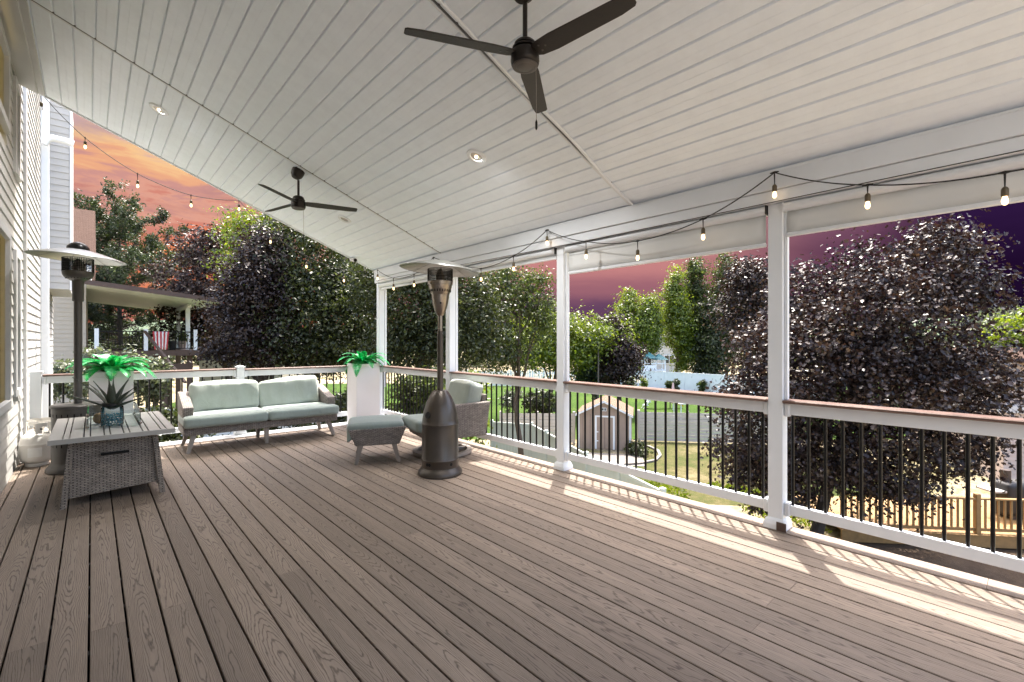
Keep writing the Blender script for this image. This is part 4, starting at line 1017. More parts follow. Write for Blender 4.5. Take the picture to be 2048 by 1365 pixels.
def tree(name, lb, cat, lat, dep, blobs, leaf, n, size, trunk=(.2, .3), bark='bark', group=None, clump=.32, shell=.35, lobed=False, perc=42, nl=7, lean=0):
    x, y = plot(lat, dep); t = thing(name, lb, cat, (x, y, GZ), 0, group)
    wb = []
    for (px, py, rx, rz, dd) in blobs:                    # pixel centre, radii in pixels, depth offset
        l_, z_ = vis(px, py, dep+dd); wx, wy = plot(l_, dep+dd); k = (dep+dd)/940
        wb.append((wx-x, wy-y, z_-GZ, rx*k, rx*k, rz*k))
    zb = min(b[2]-b[5] for b in wb); zt = max(b[2]+b[5]*.6 for b in wb)
    mb = MB(); top = (np.mean([b[0] for b in wb]), np.mean([b[1] for b in wb]), (zb+zt)/2+(zt-zb)*.15)
    sp_ = limb(mb, (0, 0, -.1), top, trunk[1], trunk[1]*.35, .08, 9, lat)
    for k in range(nl):
        b = wb[k % len(wb)]; s0 = sp_[3+k % 6]
        e = (b[0]+random.uniform(-.6, .6)*b[3], b[1]+random.uniform(-.6, .6)*b[4], b[2]+random.uniform(-.2, .7)*b[5])
        lp = limb(mb, s0, e, trunk[1]*.42, .015, .16, 7, k+lat)
        for q in range(2):
            e2 = lp[4+q]+Vector((random.uniform(-1, 1), random.uniform(-1, 1), random.uniform(0, 1)))*b[3]*.5; limb(mb, lp[3+q], e2, trunk[1]*.18, .01, .15, 5, k+q)
    mb.obj('trunk', bark, t)
    p, nr = crown_pts(wb, n, clump, shell, perc)
    ok = p[:, 2] > .15; o = leafmesh('crown', p[ok], nr[ok], size, leaf, t, lobed); return t

# big plum tree in front of the right hand bays
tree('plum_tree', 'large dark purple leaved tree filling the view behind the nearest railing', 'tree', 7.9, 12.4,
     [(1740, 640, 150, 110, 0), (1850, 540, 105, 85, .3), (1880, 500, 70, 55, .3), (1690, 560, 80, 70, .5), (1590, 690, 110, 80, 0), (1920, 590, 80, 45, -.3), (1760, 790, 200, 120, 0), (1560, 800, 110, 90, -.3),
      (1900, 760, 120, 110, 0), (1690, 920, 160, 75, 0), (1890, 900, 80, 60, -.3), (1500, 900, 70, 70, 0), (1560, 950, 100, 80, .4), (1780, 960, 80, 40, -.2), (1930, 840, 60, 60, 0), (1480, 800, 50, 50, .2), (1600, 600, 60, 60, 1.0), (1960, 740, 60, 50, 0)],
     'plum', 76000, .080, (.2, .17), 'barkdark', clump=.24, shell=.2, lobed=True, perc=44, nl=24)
G1 = 'dark trees behind the back railing'
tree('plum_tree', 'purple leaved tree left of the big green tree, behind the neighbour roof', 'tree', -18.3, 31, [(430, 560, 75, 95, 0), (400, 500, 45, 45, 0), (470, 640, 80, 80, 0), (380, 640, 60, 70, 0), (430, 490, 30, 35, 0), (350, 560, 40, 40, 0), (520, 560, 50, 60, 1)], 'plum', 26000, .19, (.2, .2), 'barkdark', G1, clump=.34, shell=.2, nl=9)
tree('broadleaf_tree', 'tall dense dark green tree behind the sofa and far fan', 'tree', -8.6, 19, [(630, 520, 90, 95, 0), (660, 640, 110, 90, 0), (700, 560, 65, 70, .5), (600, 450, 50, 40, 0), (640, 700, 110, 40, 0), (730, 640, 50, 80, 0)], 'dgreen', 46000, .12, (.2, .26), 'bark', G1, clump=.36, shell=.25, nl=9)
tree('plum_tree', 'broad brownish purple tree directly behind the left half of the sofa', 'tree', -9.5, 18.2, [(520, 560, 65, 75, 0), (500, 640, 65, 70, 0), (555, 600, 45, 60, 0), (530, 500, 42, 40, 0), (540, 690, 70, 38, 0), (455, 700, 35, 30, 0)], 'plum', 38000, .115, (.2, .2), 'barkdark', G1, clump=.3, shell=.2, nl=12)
tree('broadleaf_tree', 'yellowish green treetop showing above the roof edge beside the far fan', 'tree', -13.5, 25, [(500, 470, 45, 45, 0), (540, 470, 30, 35, 0), (510, 520, 60, 60, 0)], 'ygreen', 9000, .16, (.2, .2), 'bark', G1, clump=.35, shell=.2)
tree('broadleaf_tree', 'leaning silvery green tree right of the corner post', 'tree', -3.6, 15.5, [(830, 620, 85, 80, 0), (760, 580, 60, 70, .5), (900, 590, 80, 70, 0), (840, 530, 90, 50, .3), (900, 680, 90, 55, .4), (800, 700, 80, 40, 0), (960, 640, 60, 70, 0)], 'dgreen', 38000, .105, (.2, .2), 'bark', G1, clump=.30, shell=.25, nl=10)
tree('broadleaf_tree', 'airy light green tree reaching into pink sky left of the middle post', 'tree', .4, 19, [(1040, 590, 55, 40, 0), (1080, 640, 40, 50, 0), (985, 620, 50, 90, 0), (1000, 700, 60, 45, 0), (1070, 560, 30, 18, 0), (1010, 550, 35, 18, 0)], 'mgreen', 13000, .11, (.2, .13), 'bark', clump=.28, shell=.1, nl=10, perc=9)
tree('maple_tree', 'bright yellow green round tree behind the middle porch post', 'tree', 2.2, 34, [(1060, 680, 45, 45, 0), (1100, 665, 50, 40, 0), (1085, 700, 70, 32, 0), (1155, 690, 45, 45, 0), (1180, 670, 40, 30, 0), (1230, 665, 25, 30, 1)], 'ygreen', 24000, .20, (.2, .2), 'bark', clump=.5, shell=.3)
tree('spruce_tree', 'dark green spruce below the purple tree by the lamp post', 'tree', 6.4, 36, [(1188, 745, 34, 30, 0), (1192, 715, 24, 24, 0), (1190, 690, 14, 20, 0)], 'spruce', 7000, .24, (.2, .15), 'barkdark', clump=.4, shell=.2)
tree('plum_tree', 'small dark purple tree right of the double lamp post', 'tree', 8.1, 35, [(1232, 700, 34, 50, 0), (1225, 655, 20, 28, 0), (1250, 720, 32, 35, 0), (1228, 745, 30, 18, 0)], 'plum', 13000, .19, (.2, .14), 'barkdark', clump=.45, shell=.2)
G2 = 'tall green poplars beyond the white fence'
for lb, px, top, w, leaf, dep in (('feathery yellow green poplar right of the purple tree', 1260, 585, 34, 'ygreen', 60), ('slender yellow green poplar over the grey house', 1300, 600, 26, 'ygreen', 59), ('left one of the two tallest poplars', 1352, 545, 30, 'ygreen', 61),
                          ('tallest narrow poplar under the lowered shade', 1392, 512, 26, 'mgreen', 63), ('tall poplar at the left of the nearest post', 1455, 508, 36, 'mgreen', 62), ('dark low poplar behind the plum tree edge', 1420, 590, 34, 'dgreen', 60)):
    lo = 0 if px in (1300,) else 1
    bl = [(px, top+22, w*.42, 30, 0), (px-3, top+60, w*.8, 45, 0), (px+4, top+110, w*1.05, 50, 0), (px+(14 if px == 1352 else 0), top+160, w*(.5 if px == 1352 else 1.0), 40, 0), (px+(24 if px == 1352 else 0), 705, w*.5, 22, 0)]
    if not lo: bl = bl[:2]
    if px == 1260: bl = bl[:3]+[(1245, 690, 26, 40, 0)]
    tree('poplar_tree', lb, 'tree', (px-1024)*dep/940, dep, bl, leaf, 16000, .28, (.2, .22), 'bark', G2, clump=.5, shell=.15)
tree('plum_tree', 'small purplish tree in front of the poplars at the nearest post', 'tree', 16.5, 33, [(1500, 560, 40, 45, 0), (1490, 620, 45, 60, 0), (1520, 690, 40, 40, 0)], 'plum', 13000, .2, (.2, .16), 'barkdark', clump=.45, shell=.2)
tree('broadleaf_tree', 'hazy grey green tree at the far right horizon', 'tree', 64, 62, [(1985, 650, 50, 28, 0), (1940, 660, 30, 22, 0), (2050, 650, 50, 35, 0), (1975, 690, 80, 30, 0)], 'sgreen', 9000, .42, (.3, .3), 'bark', clump=.8, shell=.3)
tree('maple_tree', 'bright yellow green tree at the right edge beyond the plum tree', 'tree', 30, 27, [(2035, 680, 50, 35, 0), (2080, 670, 60, 50, 0), (2050, 715, 60, 30, 0)], 'ygreen', 8000, .2, (.2, .2), 'bark', clump=.4, shell=.3)

# pine: trunk with near horizontal limbs carrying needle tufts
def pine(lat, dep, px, top, base, spread, lb):
    x, y = plot(lat, dep); t = thing('pine_tree', lb, 'tree', (x, y, GZ)); k = dep/940
    zt = 1.45+(682-top)*k-GZ; mb = MB(); limb(mb, (0, 0, 0), (0, 0, zt), .26, .04, .02, 12, 2); P_, N_ = [], []
    nb_ = 64
    for i in range(nb_):
        f = i/nb_; z0 = zt*(.30+.68*f); L = spread*k*(1.0-.35*f)*random.uniform(.6, 1.1); a = random.uniform(0, 6.283)
        e = Vector((math.cos(a)*L, math.sin(a)*L, z0+L*(.08+.5*f)))
        lp = limb(mb, (0, 0, z0), e, .06*(1.2-f), .012, .1, 7, i)
        for q in range(2, 8):
            for w in range(4):
                c = lp[q]+Vector((random.gauss(0, .22), random.gauss(0, .22), random.gauss(.10, .12)))*(L*.22)
                tw = (c-lp[q]+Vector((0, 0, .12)))
                m_ = 52; pts = np.array(c)+rng.normal(size=(m_, 3))*.14+np.outer(rng.random(m_), np.array(tw))*.9
                P_.append(pts); N_.append(rng.normal(size=(m_, 3)))
    mb.obj('trunk', 'barkdark', t); leafmesh('crown', np.concatenate(P_), np.concatenate(N_), .155, 'pine', t)
pine(-29.2, 35, 240, 455, 740, 165, 'shaggy pine tree behind the neighbour patio roof')

# shrubs
def shrub(lb, px, py, rx, rz, dep, leaf, n, size, group=None, name='shrub'):
    l_, z_ = vis(px, py, dep); x, y = plot(l_, dep); k = dep/940; r = rx*k
    t = thing(name, lb, 'shrub', (x, y, GZ), 0, group); h = z_-GZ
    mb = MB()
    for i in range(6):
        a = i*1.05; limb(mb, (math.cos(a)*.08, math.sin(a)*.08, 0), (math.cos(a)*r*.6, math.sin(a)*r*.6, h*.9), .03, .008, .2, 5, i)
    mb.obj('trunk', 'bark', t)
    bl = [(random.uniform(-.4, .4)*r, random.uniform(-.4, .4)*r, h+random.uniform(-.5, .2)*rz*k, r*.7, r*.7, rz*k*.8) for _ in range(5)]+[(0, 0, h*.5, r*.8, r*.8, h*.55)]
    p, nr = crown_pts(bl, n, .2*max(.6, r*.5), .25); ok = p[:, 2] > .05; leafmesh('crown', p[ok], nr[ok], size, leaf, t)
G3 = 'shrubs beyond the back railing'
shrub('tall pale green shrub right beside the house corner', 140, 735, 45, 45, 15, 'sgreen', 5500, .12, G3)
shrub('pale green shrub behind the charcoal heater and fern', 215, 735, 60, 55, 14, 'sgreen', 7000, .11, G3)
shrub('pale green shrub nearest the striped towel', 285, 745, 45, 45, 15, 'sgreen', 5500, .12, G3)
shrub('dark green shrub low behind the sofa left end', 330, 850, 80, 60, 12.5, 'dgreen', 6000, .12, G3)
shrub('dark shrub behind the middle of the sofa', 520, 870, 80, 50, 15, 'dgreen', 6000, .12, G3)
shrub('dark green shrub seen through the balusters left of the corner planter', 665, 820, 50, 40, 14, 'dgreen', 4000, .12, G3)
shrub('light green leafy bush behind the rail next to the heater pole', 850, 790, 70, 70, 12.5, 'mgreen', 7000, .12, G3)
shrub('bright green bush right of the heater behind the armchair', 930, 800, 60, 60, 12, 'ygreen', 4500, .11, G3)
shrub('dark bush by the far lawn left of the middle post', 1080, 800, 40, 22, 27, 'dgreen', 4000, .16, G3)
shrub('straw coloured grass clump on the far lawn', 1020, 795, 18, 16, 26, 'sgreen', 2000, .14, G3)
shrub('dark green ground shrub at the shed corner', 1275, 898, 26, 12, 22.6, 'dgreen', 2500, .10)
G4 = 'young plants along the white fence'
for lb, px, hh, lf_ in (('young green plant by the picket fence', 1262, 18, 'mgreen'), ('brightest yellow green young bush by the fence', 1288, 14, 'ygreen'), ('dark thin young cypress by the curved white fence', 1352, 14, 'dgreen'), ('small young bush on the grass before the curved fence', 1338, 8, 'mgreen'), ('last young plant before the plum tree', 1404, 10, 'mgreen')):
    shrub(lb, px, 770-hh*.4, hh*.55, hh*.6, 50, lf_, 900, .22, G4)
# distant tree line as one mass
bl = []
for i in range(70):
    a = -1.05+2.1*i/69; d = 95+random.uniform(-10, 20); l_ = math.tan(a)*d*.9 if abs(a) < .9 else math.copysign(1.15*d, a); x, y = plot(l_, d); hh = random.uniform(5, 9)
    bl.append((x, y, GZ+hh*.5, 5.5, 5.5, hh*.62))
p, nr = crown_pts(bl, 42000, 1.0, .5); o = leafmesh('distant_trees', p, nr, .75, 'dgreen', None); tag(o, 'dark green wood along the horizon', None, None, 'stuff')
# grass tufts in the dry yard below the railing
pp = []
for _ in range(2600):
    l_, d_ = random.uniform(2.0, 9), random.uniform(9.5, 18)
    if mnoise.noise(Vector((l_*.5, d_*.5, 0))) < .05: continue
    x, y = plot(l_, d_)
    for q in range(6): pp.append((x+random.gauss(0, .08), y+random.gauss(0, .08), GZ+random.uniform(.02, .12)))
pp = np.array(pp); nn = rng.normal(size=pp.shape)*np.array([1, 1, .15]); o = leafmesh('grass', pp, nn, .10, 'ygreen', None); tag(o, 'tufts of grass in the dry yard', None, None, 'stuff')

# ------------------------------------------------------------------ yard objects
def at(px, dep): return plot((px-1024)*dep/940, dep)
BZ = -YAW
# shed
x, y = plot(4.62, 23.6)
sh = thing('garden_shed', 'tan garden shed with white trim and shingled roof behind the balusters', 'shed', (x, y, GZ), BZ+R(-15))
w, d_, hw, ap = 1.30, 2.7, 1.78, 2.42
MB().prism([(-w, 0), (w, 0), (w, hw), (0, ap), (-w, hw)], 'y', 0, d_).obj('wall', 'shed', sh)
for sg in (-1, 1):
    a = MB(); s0 = (sg*(w+.12), hw-.06); s1 = (0, ap+.0); L_ = .05
    a.add([(s0[0], -.12, s0[1]), (s0[0], d_+.12, s0[1]), (0, d_+.12, ap), (0, -.12, ap), (s0[0], -.12, s0[1]+L_), (s0[0], d_+.12, s0[1]+L_), (0, d_+.12, ap+L_), (0, -.12, ap+L_)],
          [(0, 1, 2, 3), (4, 5, 6, 7), (0, 1, 5, 4), (1, 2, 6, 5), (2, 3, 7, 6), (3, 0, 4, 7)]); a.obj('roof', 'shedroof', sh)
    f = MB(); f.add([(sg*(w+.12), -.135, hw-.13), (sg*(w+.12), -.135, hw-.02), (0, -.135, ap+.045), (0, -.135, ap-.06), (sg*(w+.12), -.123, hw-.13), (sg*(w+.12), -.123, hw-.02), (0, -.123, ap+.045), (0, -.123, ap-.06)],
                    [(0, 1, 2, 3), (4, 5, 6, 7), (0, 4, 7, 3), (1, 5, 6, 2), (0, 1, 5, 4)]); f.obj('barge_board', 'white', sh)
for xx in (-w-.01, w-.07): MB().box((xx, -.02, 0), (xx+.08, -.002, hw)).obj('corner_trim', 'white', sh)
MB().box((w-.001, d_-.08, 0), (w+.018, d_, hw)).obj('corner_trim', 'white', sh); MB().box((w+.001, -.02, 0), (w+.018, .06, hw)).obj('corner_trim', 'white', sh)
for p, q in (((-.45, -.022, .02), (-.36, -.003, 1.62)), ((.44, -.022, .02), (.53, -.003, 1.62)), ((-.45, -.022, 1.621), (.53, -.003, 1.70))): MB().box(p, q).obj('door_trim', 'white', sh)
dr = MB().box((-.359, -.014, .05), (.439, -.002, 1.60)).obj('door', 'shed', sh)
for zz in (.4, .85): MB().box((-.36, -.028, zz), (-.28, -.0145, zz+.05)).obj('hinge', 'white', dr)
for xx in (.04,): MB().box((xx-.01, -.018, .06), (xx+.01, -.0145, 1.59)).obj('groove', 'brownwood', dr)
MB().box((-.12, -.018, 1.93), (.12, -.002, 2.10)).obj('gable_vent', 'white', sh)
for xx in (-.055, .055): MB().box((xx-.035, -.022, 1.955), (xx+.035, -.0185, 2.075)).obj('vent_opening', 'darkglass', sh)
for k in range(7):
    xx = -w+.25+k*.36
    if -.5 < xx < .56: continue
    MB().box((xx-.008, -.004, .0), (xx+.008, -.0008, hw-.02)).obj('groove', 'brownwood', sh)
for k in range(5): MB().box((w+.0008, .25+k*.36, 0), (w+.004, .265+k*.36, hw)).obj('groove', 'brownwood', sh)
def fence(nm, lb, pts, hh, mat, style, post=2.4, group=None, z0=GZ, hs=None):
    """fence along (lateral, depth) points: rails/boards plus posts"""
    wp = [Vector(plot(*p)) for p in pts]; c = wp[0]; t = thing(nm, lb, 'fence', (c.x, c.y, z0), 0, group)
    for i in range(len(wp)-1):
        a, b = wp[i]-c, wp[i+1]-c; L = (b-a).length; d = (b-a)/L; ang = math.atan2(d.y, d.x); k = max(1, round(L/post)); h0 = hh if hs is None else hs[i]; h1 = hh if hs is None else hs[i+1]
        for j in range(k):
            p0 = a+d*(L*j/k); l = L/k; za = h0+(h1-h0)*j/k; zb = h0+(h1-h0)*(j+1)/k; mb = MB()
            if style == 'board':
                n = max(3, int(l/.15))
                for q in range(n):
                    xa, xb = .06+(l-.12)*q/n, .06+(l-.12)*(q+1)/n-.004; zz = za+(zb-za)*(q+.5)/n
                    mb.box((xa, -.012, .08), (xb, .012, zz-.10))
                mb.add([(.05, -.03, za-.10), (l-.05, -.03, zb-.10), (l-.05, .03, zb-.10), (.05, .03, za-.10), (.05, -.03, za), (l-.05, -.03, zb), (l-.05, .03, zb), (.05, .03, za)], [(3, 2, 1, 0), (4, 5, 6, 7), (0, 1, 5, 4), (1, 2, 6, 5), (2, 3, 7, 6), (3, 0, 4, 7)])
                mb.box((.05, -.03, .02), (l-.05, .03, .079))
            elif style == 'picket':
                n = max(3, int(l/.20))
                for q in range(n):
                    xa = .06+(l-.12)*q/n; mb.prism([(xa, .05), (xa+.13, .05), (xa+.13, za-.06), (xa+.065, za+.03), (xa, za-.06)], 'y', -.012, .012)
                mb.box((.05, .013, za-.35), (l-.05, .04, za-.25)); mb.box((.05, .013, .2), (l-.05, .04, .3))
            else:
                n = 9
                for q in range(n):
                    zz = .04+(za-.06)*q/n; mb.box((.05, -.012+(q % 2)*.02, zz), (l-.05, .0+(q % 2)*.02, zz+(za-.06)/n-.015))
            mb.obj('fence_panel', mat, t, (p0.x, p0.y, 0), (0, 0, ang))
            MB().cbox((-.065, -.065, 0), (.065, .065, za+.08), .01).obj('fence_post', mat, t, (p0.x, p0.y, 0), (0, 0, ang))
    e = wp[-1]-c; MB().cbox((-.065, -.065, 0), (.065, .065, (hs[-1] if hs else hh)+.08), .01).obj('fence_post', mat, t, (e.x, e.y, 0), (0, 0, ang))
    return t
fence('vinyl_fence', 'pale green vinyl fence running away below the armchair railing', [(3.72, 11.6), (2.4, 15.2), (.85, 20.4), (-.9, 21.0)], 1.8, 'fencegreen', 'board', 1.8, hs=[1.75, 1.8, 1.85, 1.85])
fence('slat_fence', 'taupe horizontal board fence left of the shed', [(-.6, 25.2), (3.3, 25.0)], 1.62, 'fencegrey', 'slat', 2.0, 'taupe fences beside the shed')
fence('slat_fence', 'taupe horizontal board fence right of the shed', [(6.9, 25.6), (14.5, 24.6)], 1.62, 'fencegrey', 'slat', 2.4, 'taupe fences beside the shed')
fence('picket_fence', 'long white picket fence behind the far lawn', [(-8, 57), (15.4, 55)], 1.9, 'fencewhite', 'picket', 2.6)
fence('white_fence', 'curving solid white fence behind the far lawn right of the pickets', [(15.5, 55), (19.0, 52), (23.5, 47), (27, 41)], 1.95, 'fencewhite', 'board', 2.4)
fence('white_fence', 'white vinyl fence seen through the balusters behind the sofa', [(-24, 25.5), (-8, 24.5), (-6.2, 25.5)], 1.8, 'fencewhite', 'board', 2.4)
# double headed lamp post
x, y = at(1196.5, 33); lp_ = thing('street_lamp', 'double headed grey street lamp standing behind the shed', 'street lamp', (x, y, GZ), BZ)
H_ = 1.45+(682-686)*33/940-GZ
MB().lathe([(.11, 0), (.10, .3), (.07, .32), (.055, H_)], 14).obj('pole', 'greypole', lp_)
for sg in (-1, 1):
    MB().tube([(0, 0, H_-.02), (sg*.32, 0, H_+.02), (sg*.50, 0, H_+.20), (sg*.52, 0, H_+.48)], .035, 8).obj('arm', 'greypole', lp_)
    hd = MB().prism([(-.20, .0), (.20, .10), (.30, .40), (.10, .46), (-.26, .18)], 'y', -.16, .16).obj('lamp_head', 'lampglass', lp_, (sg*.62, 0, H_+.35)); hd.scale = (sg, 1, 1)
# far grey house
x, y = plot(21.6, 78)
fh = thing('far_house', 'pale grey two storey house behind the poplars and play tower', 'house', (x, y, GZ), BZ+R(8)); fh.scale = (1.22, 1.22, 1.2)
MB().prism([(-1.6, 0), (5.6, 0), (5.6, 5.0), (2.1, 6.9), (-1.6, 5.3)], 'y', 0, 9).obj('wall', 'greywall', fh)
for (a, b, z1, z2) in ((-2.0, 2.1, 5.05, 7.05), (2.1, 6.1, 7.05, 4.75)):
    MB().prism([(a, z1), (b, z2), (b, z2+.2), (a, z1+.2)], 'y', -.5, 9.3).obj('roof', 'roofbrown', fh)
for zz, hh_ in ((1.35, 1.25), (3.7, 1.2)):
    wf = MB().box((3.1, -.10, zz), (4.6, -.01, zz+hh_)).obj('window', 'white', fh)
    for xx in (3.2, 3.9): MB().box((xx, -.13, zz+.1), (xx+.6, -.105, zz+hh_-.1)).obj('pane', 'darkglass', wf)
# play tower with teal canopies
x, y = at(1308, 57); pt = thing('play_tower', 'white play tower with two small teal roofs before the grey house', 'playhouse', (x, y, GZ), BZ)
for xx in (-1.3, 0.05, 1.15):
    for yy in (-.6, .6): MB().box((xx-.06, yy-.06, 0), (xx+.06, yy+.06, 3.35)).obj('tower_post', 'white', pt)
MB().box((-1.3, -.7, 1.9), (1.2, .7, 2.0)).obj('platform', 'white', pt)
for a, b in ((-1.3, 0), (.1, 1.15)): MB().box((a, -.72, 2.7), (b, -.68, 2.8)).obj('rail', 'white', pt)
MB().box((-1.24, -.71, 2.02), (-.01, -.67, 2.55)).obj('side_board', 'white', pt)
for xx, zz in ((-.62, 3.36), (.62, 3.2)):
    MB().add([(xx-.85, -.85, zz), (xx+.85, -.85, zz), (xx+.85, .85, zz), (xx-.85, .85, zz), (xx, 0, zz+.75)], [(0, 1, 4), (1, 2, 4), (2, 3, 4), (3, 0, 4), (3, 2, 1, 0)]).obj('canopy', 'teal', pt)
# slide and steps, closed umbrella, low white table
x, y = at(1308, 38); sl = thing('play_slide', 'yellow slide with white steps on the neighbour lawn', 'slide', (x, y, GZ), BZ)
MB().add([(.1, -.22, 1.15), (.1, .22, 1.15), (2.3, .22, .15), (2.3, -.22, .15), (.1, -.22, 1.33), (.1, .22, 1.33), (2.3, .22, .33), (2.3, -.22, .33)], [(0, 1, 2, 3), (0, 3, 7, 4), (1, 5, 6, 2), (0, 4, 5, 1)]).obj('chute', 'slide', sl).modifiers.new('t', 'SOLIDIFY').thickness = .03
for k in range(4): MB().box((-.75+.2*k-.1, -.3, .25+.27*k), (-.55+.2*k+.05, .3, .30+.27*k)).obj('step', 'white', sl)
for yy in (-.3, .27): MB().add([(-.95, yy, 0), (-.85, yy, 0), (.08, yy, 1.3), (-.02, yy, 1.3), (-.95, yy+.03, 0), (-.85, yy+.03, 0), (.08, yy+.03, 1.3), (-.02, yy+.03, 1.3)], [(0, 1, 2, 3), (7, 6, 5, 4), (0, 4, 5, 1), (1, 5, 6, 2), (2, 6, 7, 3), (3, 7, 4, 0)]).obj('step_side', 'white', sl)
MB().tube([(1.3, 0, 0), (1.3, 0, .6)], .04, 8).obj('leg', 'greypole', sl)
x, y = at(1346, 37); um = thing('closed_umbrella', 'closed faded pink garden umbrella near the yellow slide', 'umbrella', (x, y, GZ))
MB().lathe([(.025, 0), (.025, 2.2)], 8).obj('pole', 'white', um); MB().lathe([(.16, .55), (.19, .75), (.13, 1.5), (.05, 2.1), (.01, 2.2)], 12).obj('canopy', 'pink', um)
x, y = at(1408, 33); tt = thing('outdoor_table', 'long low white table top seen beyond the taupe fence', 'table', (x, y, GZ), BZ)
MB().box((-2.0, -.8, 1.1), (2.2, .8, 1.16)).obj('table_top', 'white', tt)
for xx in (-1.9, 2.05):
    for yy in (-.7, .7): MB().box((xx, yy-.03, 0), (xx+.06, yy+.03, 1.099)).obj('leg', 'white', tt)
# white lattice frame at the picket fence
x, y = at(1073, 52); lt = thing('trellis', 'small white trellis leaning at the picket fence', 'trellis', (x, y, GZ), BZ)
for xx in (-.8, -.25, .25, .75): MB().box((xx, -.04, 0), (xx+.07, .0, 2.35)).obj('trellis_post', 'white', lt)
MB().box((-.85, -.05, 2.351), (.87, .01, 2.43)).obj('trellis_rail', 'white', lt)

# adirondack chairs and round table in the yard below
def adirondack(px, dep, rz, lb):
    x, y = at(px, dep); t = thing('garden_chair', lb, 'chair', (x, y, GZ), BZ+rz, 'dark resin garden chairs in the yard')
    for k in range(6):
        xx = -.25+k*.085; hh = .98-.02*abs(k-2.5)**2
        MB().add([(xx, .0, .30), (xx+.07, .0, .30), (xx+.075, .32, hh), (xx-.005, .32, hh), (xx, .02, .30), (xx+.07, .02, .30), (xx+.075, .34, hh), (xx-.005, .34, hh)],
                 [(0, 1, 2, 3), (7, 6, 5, 4), (0, 4, 5, 1), (1, 5, 6, 2), (2, 6, 7, 3), (3, 7, 4, 0)]).obj('back_slat', 'chairdark', t)
    for k in range(5): MB().box((-.27, -.50+k*.1, .36-k*.012), (.27, -.42+k*.1, .38-k*.012)).obj('seat_slat', 'chairdark', t)
    for sg in (-1, 1):
        MB().prism([(sg*.27, -.58), (sg*.42, -.58), (sg*.42, -.1), (sg*.34, .22), (sg*.27, .22)], 'z', .57, .60).obj('arm', 'chairdark', t)
        MB().box((sg*.30-.03, -.50, 0), (sg*.30+.03, -.43, .569)).obj('leg', 'chairdark', t)
        MB().box((sg*.30-.02, .10, .0), (sg*.30+.02, .17, .569)).obj('leg', 'chairdark', t)
adirondack(1497, 12.1, R(172), 'dark slatted garden chair on the dry ground left of the nearest post')
adirondack(1588, 11.6, R(160), 'dark slatted garden chair half hidden behind the nearest post')
x, y = at(1604, 10.7); rt = thing('round_table', 'round grey blue garden table on the ground behind the nearest post', 'table', (x, y, GZ), BZ)
MB().lathe([(.46, .60), (.48, .61), (.48, .635), (.46, .645)], 36).obj('table_top', 'tabledark', rt)
MB().lathe([(.05, .06), (.04, .60)], 12).obj('column', 'chairdark', rt); MB().lathe([(.26, 0), (.22, .06)], 20).obj('base', 'chairdark', rt)
# low cedar deck with railing at lower right
x, y = plot(12.3, 12.6); cd = thing('cedar_deck', 'yellow cedar low deck with railing beyond the plum tree', 'deck', (x, y, GZ), BZ+R(-6))
MB().box((-3.4, -.3, .05), (8, -.24, .34)).obj('skirt_board', 'yellowwood', cd)
for k in range(20):
    MB().box((-3.4, -.32+k*.145, .341), (8, -.185+k*.145, .375)).obj('deck_board', 'yellowwood', cd)
for xx in (-3.3, .0, 3.3, 6.6): MB().cbox((xx-.06, -.25, .376), (xx+.06, -.13, 1.42), .01).obj('railing_post', 'yellowwood', cd)
bal = None
for s0 in (-3.3, 0, 3.3):
    MB().box((s0+.062, -.24, 1.27), (s0+3.238, -.14, 1.31)).obj('top_rail', 'yellowwood', cd); MB().box((s0+.062, -.21, .44), (s0+3.238, -.17, .52)).obj('bottom_rail', 'yellowwood', cd)
    for k in range(19):
        xx = s0+.2+k*.155
        if bal is None: bal = MB().box((-.02, -.02, .521), (.02, .02, 1.269)).obj('baluster', 'yellowwood', cd, (xx, -.19, 0))
        else: shared(bal, 'baluster', cd, (xx, -.19, 0))
x, y = at(2035, 13.6); gr = thing('grill', 'dark covered barbecue grill standing on the cedar deck', 'grill', (x, y, GZ+.376), BZ)
soft_box(1.1, .6, .95, .12, 10, .03, .03, 5).obj('grill_cover', 'rubber', gr, (0, 0, .55)); MB().tube([(-.35, 0, .95), (-.35, 0, 1.35)], .12, 14).obj('chimney_pipe', 'chairdark', gr); MB().box((-.4, -.25, 0), (.4, .25, .1)).obj('cart', 'chairdark', gr)
MB().box((-.95, -.25, .75), (-.56, .25, .80)).obj('side_shelf', 'slat', gr)
# cream house at the right edge
x, y = plot(18.6, 17.8); nh = thing('neighbour_house', 'cream lap sided neighbour house at the right edge', 'house', (x, y, GZ), BZ+R(-22))
MB().box((.02, .02, 0), (12, 9, 4.72)).obj('wall', 'pinkwall', nh)
for k in range(27):
    MB().prism([(-.02, .0), (.0, .17), (.018, .17), (.018, .0)], 'x', 0, 12).obj('siding_board', 'pinkwall', nh, (0, 0, .1+k*.17))
MB().prism([(-.5, 4.65), (4.5, 5.0), (9.5, 4.65), (9.5, 4.8), (4.5, 5.15), (-.5, 4.8)], 'x', -.5, 12.3).obj('roof', 'roofbrown', nh)
MB().box((-.2, -.12, 2.75), (12, -.021, 3.02)).obj('belly_band', 'trim', nh)
# rocks under the rail
for k, (px, dep, s) in enumerate(((1730, 9.8, .5), (1790, 9.3, .42))):
    x, y = at(px, dep); rk = soft_box(s*2, s*1.5, s*1.1, s*.3, 8, .05, .12, k*9).obj('rock', 'rock', None, (x, y, GZ+s*.4), (0, 0, k)); tag(rk, ('larger grey rock below the nearest railing', 'smaller grey rock nearer the right below the railing')[k], 'rock', 'rocks under the deck edge')

